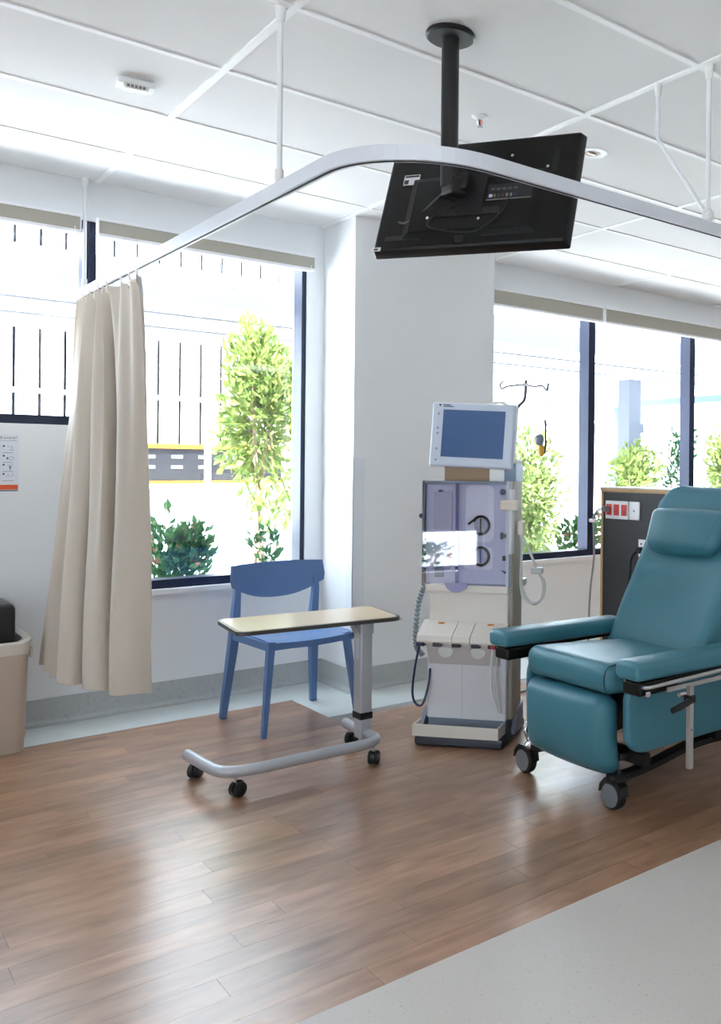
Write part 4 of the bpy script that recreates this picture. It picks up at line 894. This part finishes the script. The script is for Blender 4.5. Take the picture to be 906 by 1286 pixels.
wl = tag(G().bx(0.5, 8.0, 10.0, 10.15, -0.12, 1.02).bx(0.5, 8.0, 9.98, 10.17, 1.02, 1.06).obj('low_wall', M_scr), 'low white wall in front of the dark crate', 'wall')
cn = thing('yard_container', 'dark container with yellow rim seen over the low wall', 'container', (3.3, 10.5, -0.12))
G().bx(-0.95, 1.0, -0.25, 0.25, 0.0, 1.56).obj('body', mat('dark container', (22, 22, 28), 0.5), cn)
G().bx(-0.97, 1.02, -0.27, 0.27, 1.56, 1.61).obj('rim', mat('yellow trim', (160, 112, 22), 0.5), cn)
G().bx(-0.97, 1.02, -0.28, -0.25, 1.16, 1.21).obj('lower_band', mat('yellow trim', (160, 112, 22), 0.5), cn)
for i in range(2):
    for j in range(6): G().bx(-0.78 + j * 0.28, -0.66 + j * 0.28, -0.255, -0.25, 1.34 + i * 0.11, 1.38 + i * 0.11).obj('slot_or_glint', mat('pale painted glint', (96, 100, 110), 0.5), cn)  # small light reflections on the container, painted as pale bars
G().bx(0.12, 0.18, -0.31, -0.26, 0.0, 1.60).obj('white_upright', M_scr, cn)

def leaves(n, fn, L, Wd, seed):
    rnd = random.Random(seed); g = G()
    for _ in range(n):
        p, out = fn(rnd)
        d = (out + Vector((rnd.uniform(-1, 1), rnd.uniform(-1, 1), rnd.uniform(-0.6, 0.9)))).normalized()
        sd_ = d.cross(Vector((rnd.uniform(-1, 1), rnd.uniform(-1, 1), rnd.uniform(-1, 1)))).normalized(); l = L * rnd.uniform(0.7, 1.25); w = Wd * rnd.uniform(0.7, 1.2)
        nrm = d.cross(sd_)
        a, b, c, e, m_ = p, p + d * l * 0.5 + sd_ * w / 2 + nrm * w * 0.2, p + d * l - nrm * l * 0.12, p + d * l * 0.5 - sd_ * w / 2 + nrm * w * 0.2, p + d * l * 0.5
        g.add([a, b, c, e, m_], [(0, 1, 4), (1, 2, 4), (2, 3, 4), (3, 0, 4)])
    return g
def plant(name, label, cat, loc_, h0, h1, rx, ry, n, L, Wd, m, seed, group, stems=3, trunk=0.012):
    t = thing(name, label, cat, loc_, 0, group)
    rnd = random.Random(seed); cz, rz = (h0 + h1) / 2, (h1 - h0) / 2
    blobs = [(Vector((rnd.uniform(-.5, .5) * rx, rnd.uniform(-.5, .5) * ry, cz + rnd.uniform(-.6, .7) * rz)), rnd.uniform(0.35, 0.6)) for _ in range(9)]
    def fn(r):
        b, k = r.choice(blobs); q = Vector((r.gauss(0, 1), r.gauss(0, 1), r.gauss(0, 1))).normalized() * r.random() ** 0.4
        p = b + Vector((q.x * rx * k * 1.2, q.y * ry * k * 1.2, q.z * rz * k)); return p, (p - Vector((0, 0, cz))).normalized()
    o = leaves(n, fn, L, Wd, seed + 1).obj('foliage', m, t); o['kind'] = 'stuff'
    for k in range(stems):
        a = 2 * PI * k / max(1, stems) + 0.4; e = blobs[k % len(blobs)][0]
        G().tube(spline([(0.02 * math.cos(a), 0.02 * math.sin(a), 0), (0.05 * rx * math.cos(a), 0.05 * ry * math.sin(a), h0 * 0.8 + 0.02), (e.x * 0.7, e.y * 0.7, cz), (e.x, e.y, e.z + 0.1 * rz)], 5), [trunk] * 11 + [trunk * 0.8] * 3 + [trunk * 0.5] * 2, 6).obj('trunk' if cat == 'tree' else 'stem', M_bark, t, True)
    return t
M_bark = mat('bark', (146, 124, 104), 0.8)
M_lf1 = leaf_mat('light tree leaves', (94, 120, 60), (144, 154, 88)); M_lf2 = leaf_mat('dark shrub leaves', (26, 62, 44), (70, 108, 66), (150, 110, 96)); M_lf3 = leaf_mat('pale bush leaves', (98, 122, 70), (148, 158, 98), (164, 164, 118))
M_lf4 = leaf_mat('pink tipped leaves', (36, 76, 44), (78, 108, 56), (170, 84, 110))
plant('young_tree', 'slender yellow-green young tree behind the tall left window', 'tree', (2.60, 6.6, -0.12), 1.02, 2.36, 0.36, 0.3, 2200, 0.095, 0.042, M_lf1, 3, 'yard plants', 3, 0.015)
plant('leafy_shrub', 'dark green shrub with reddish tips beside the curtain', 'shrub', (1.70, 5.62, -0.12), 0.25, 1.05, 0.26, 0.18, 800, 0.08, 0.042, M_lf2, 5, 'yard plants', 4, 0.008)
plant('leafy_shrub', 'small green shrub behind the blue chair back', 'shrub', (2.34, 5.68, -0.12), 0.2, 0.96, 0.22, 0.18, 600, 0.075, 0.038, M_lf2, 8, 'yard plants', 4, 0.008)
plant('leafy_shrub', 'pale yellow-green bush right behind the machine monitor', 'shrub', (5.05, 6.45, -0.12), 0.5, 1.72, 0.55, 0.4, 2600, 0.08, 0.045, M_lf3, 11, 'yard plants', 5, 0.010)
plant('leafy_shrub', 'pink-tipped shrub left of the dark mullion above the sill', 'shrub', (5.02, 5.80, -0.12), 0.2, 1.05, 0.26, 0.2, 800, 0.075, 0.04, M_lf4, 15, 'yard plants', 4, 0.008)
plant('leafy_shrub', 'low green shrub just above the sill beside the tubing', 'shrub', (4.52, 5.75, -0.12), 0.2, 0.85, 0.2, 0.18, 500, 0.075, 0.04, M_lf3, 19, 'yard plants', 4, 0.008)
plant('leafy_shrub', 'bush at the foot of the grey canopy post', 'shrub', (7.45, 7.55, -0.12), 0.5, 1.75, 0.42, 0.35, 1500, 0.1, 0.05, M_lf1, 23, 'yard plants', 4, 0.010)
plant('young_tree', 'narrow climbing tree just left of the second dark mullion', 'tree', (8.42, 7.7, -0.12), 0.5, 1.85, 0.2, 0.2, 600, 0.07, 0.036, M_lf2, 27, 'yard plants', 3, 0.012)
plant('young_tree', 'pale leafy tree at the right edge of the wide window', 'tree', (8.75, 7.1, -0.12), 0.5, 2.15, 0.42, 0.35, 1800, 0.1, 0.05, M_lf1, 31, 'yard plants', 3, 0.014)
plant('leafy_shrub', 'low shrub added outside the side wall window to break up its reflection', 'shrub', (-3.95, 1.75, -0.12), 0.15, 0.52, 0.4, 0.28, 160, 0.09, 0.045, M_lf2, 37, 'yard plants', 4, 0.008)  # unseen shrub, added to break up the bright reflection in the machine door
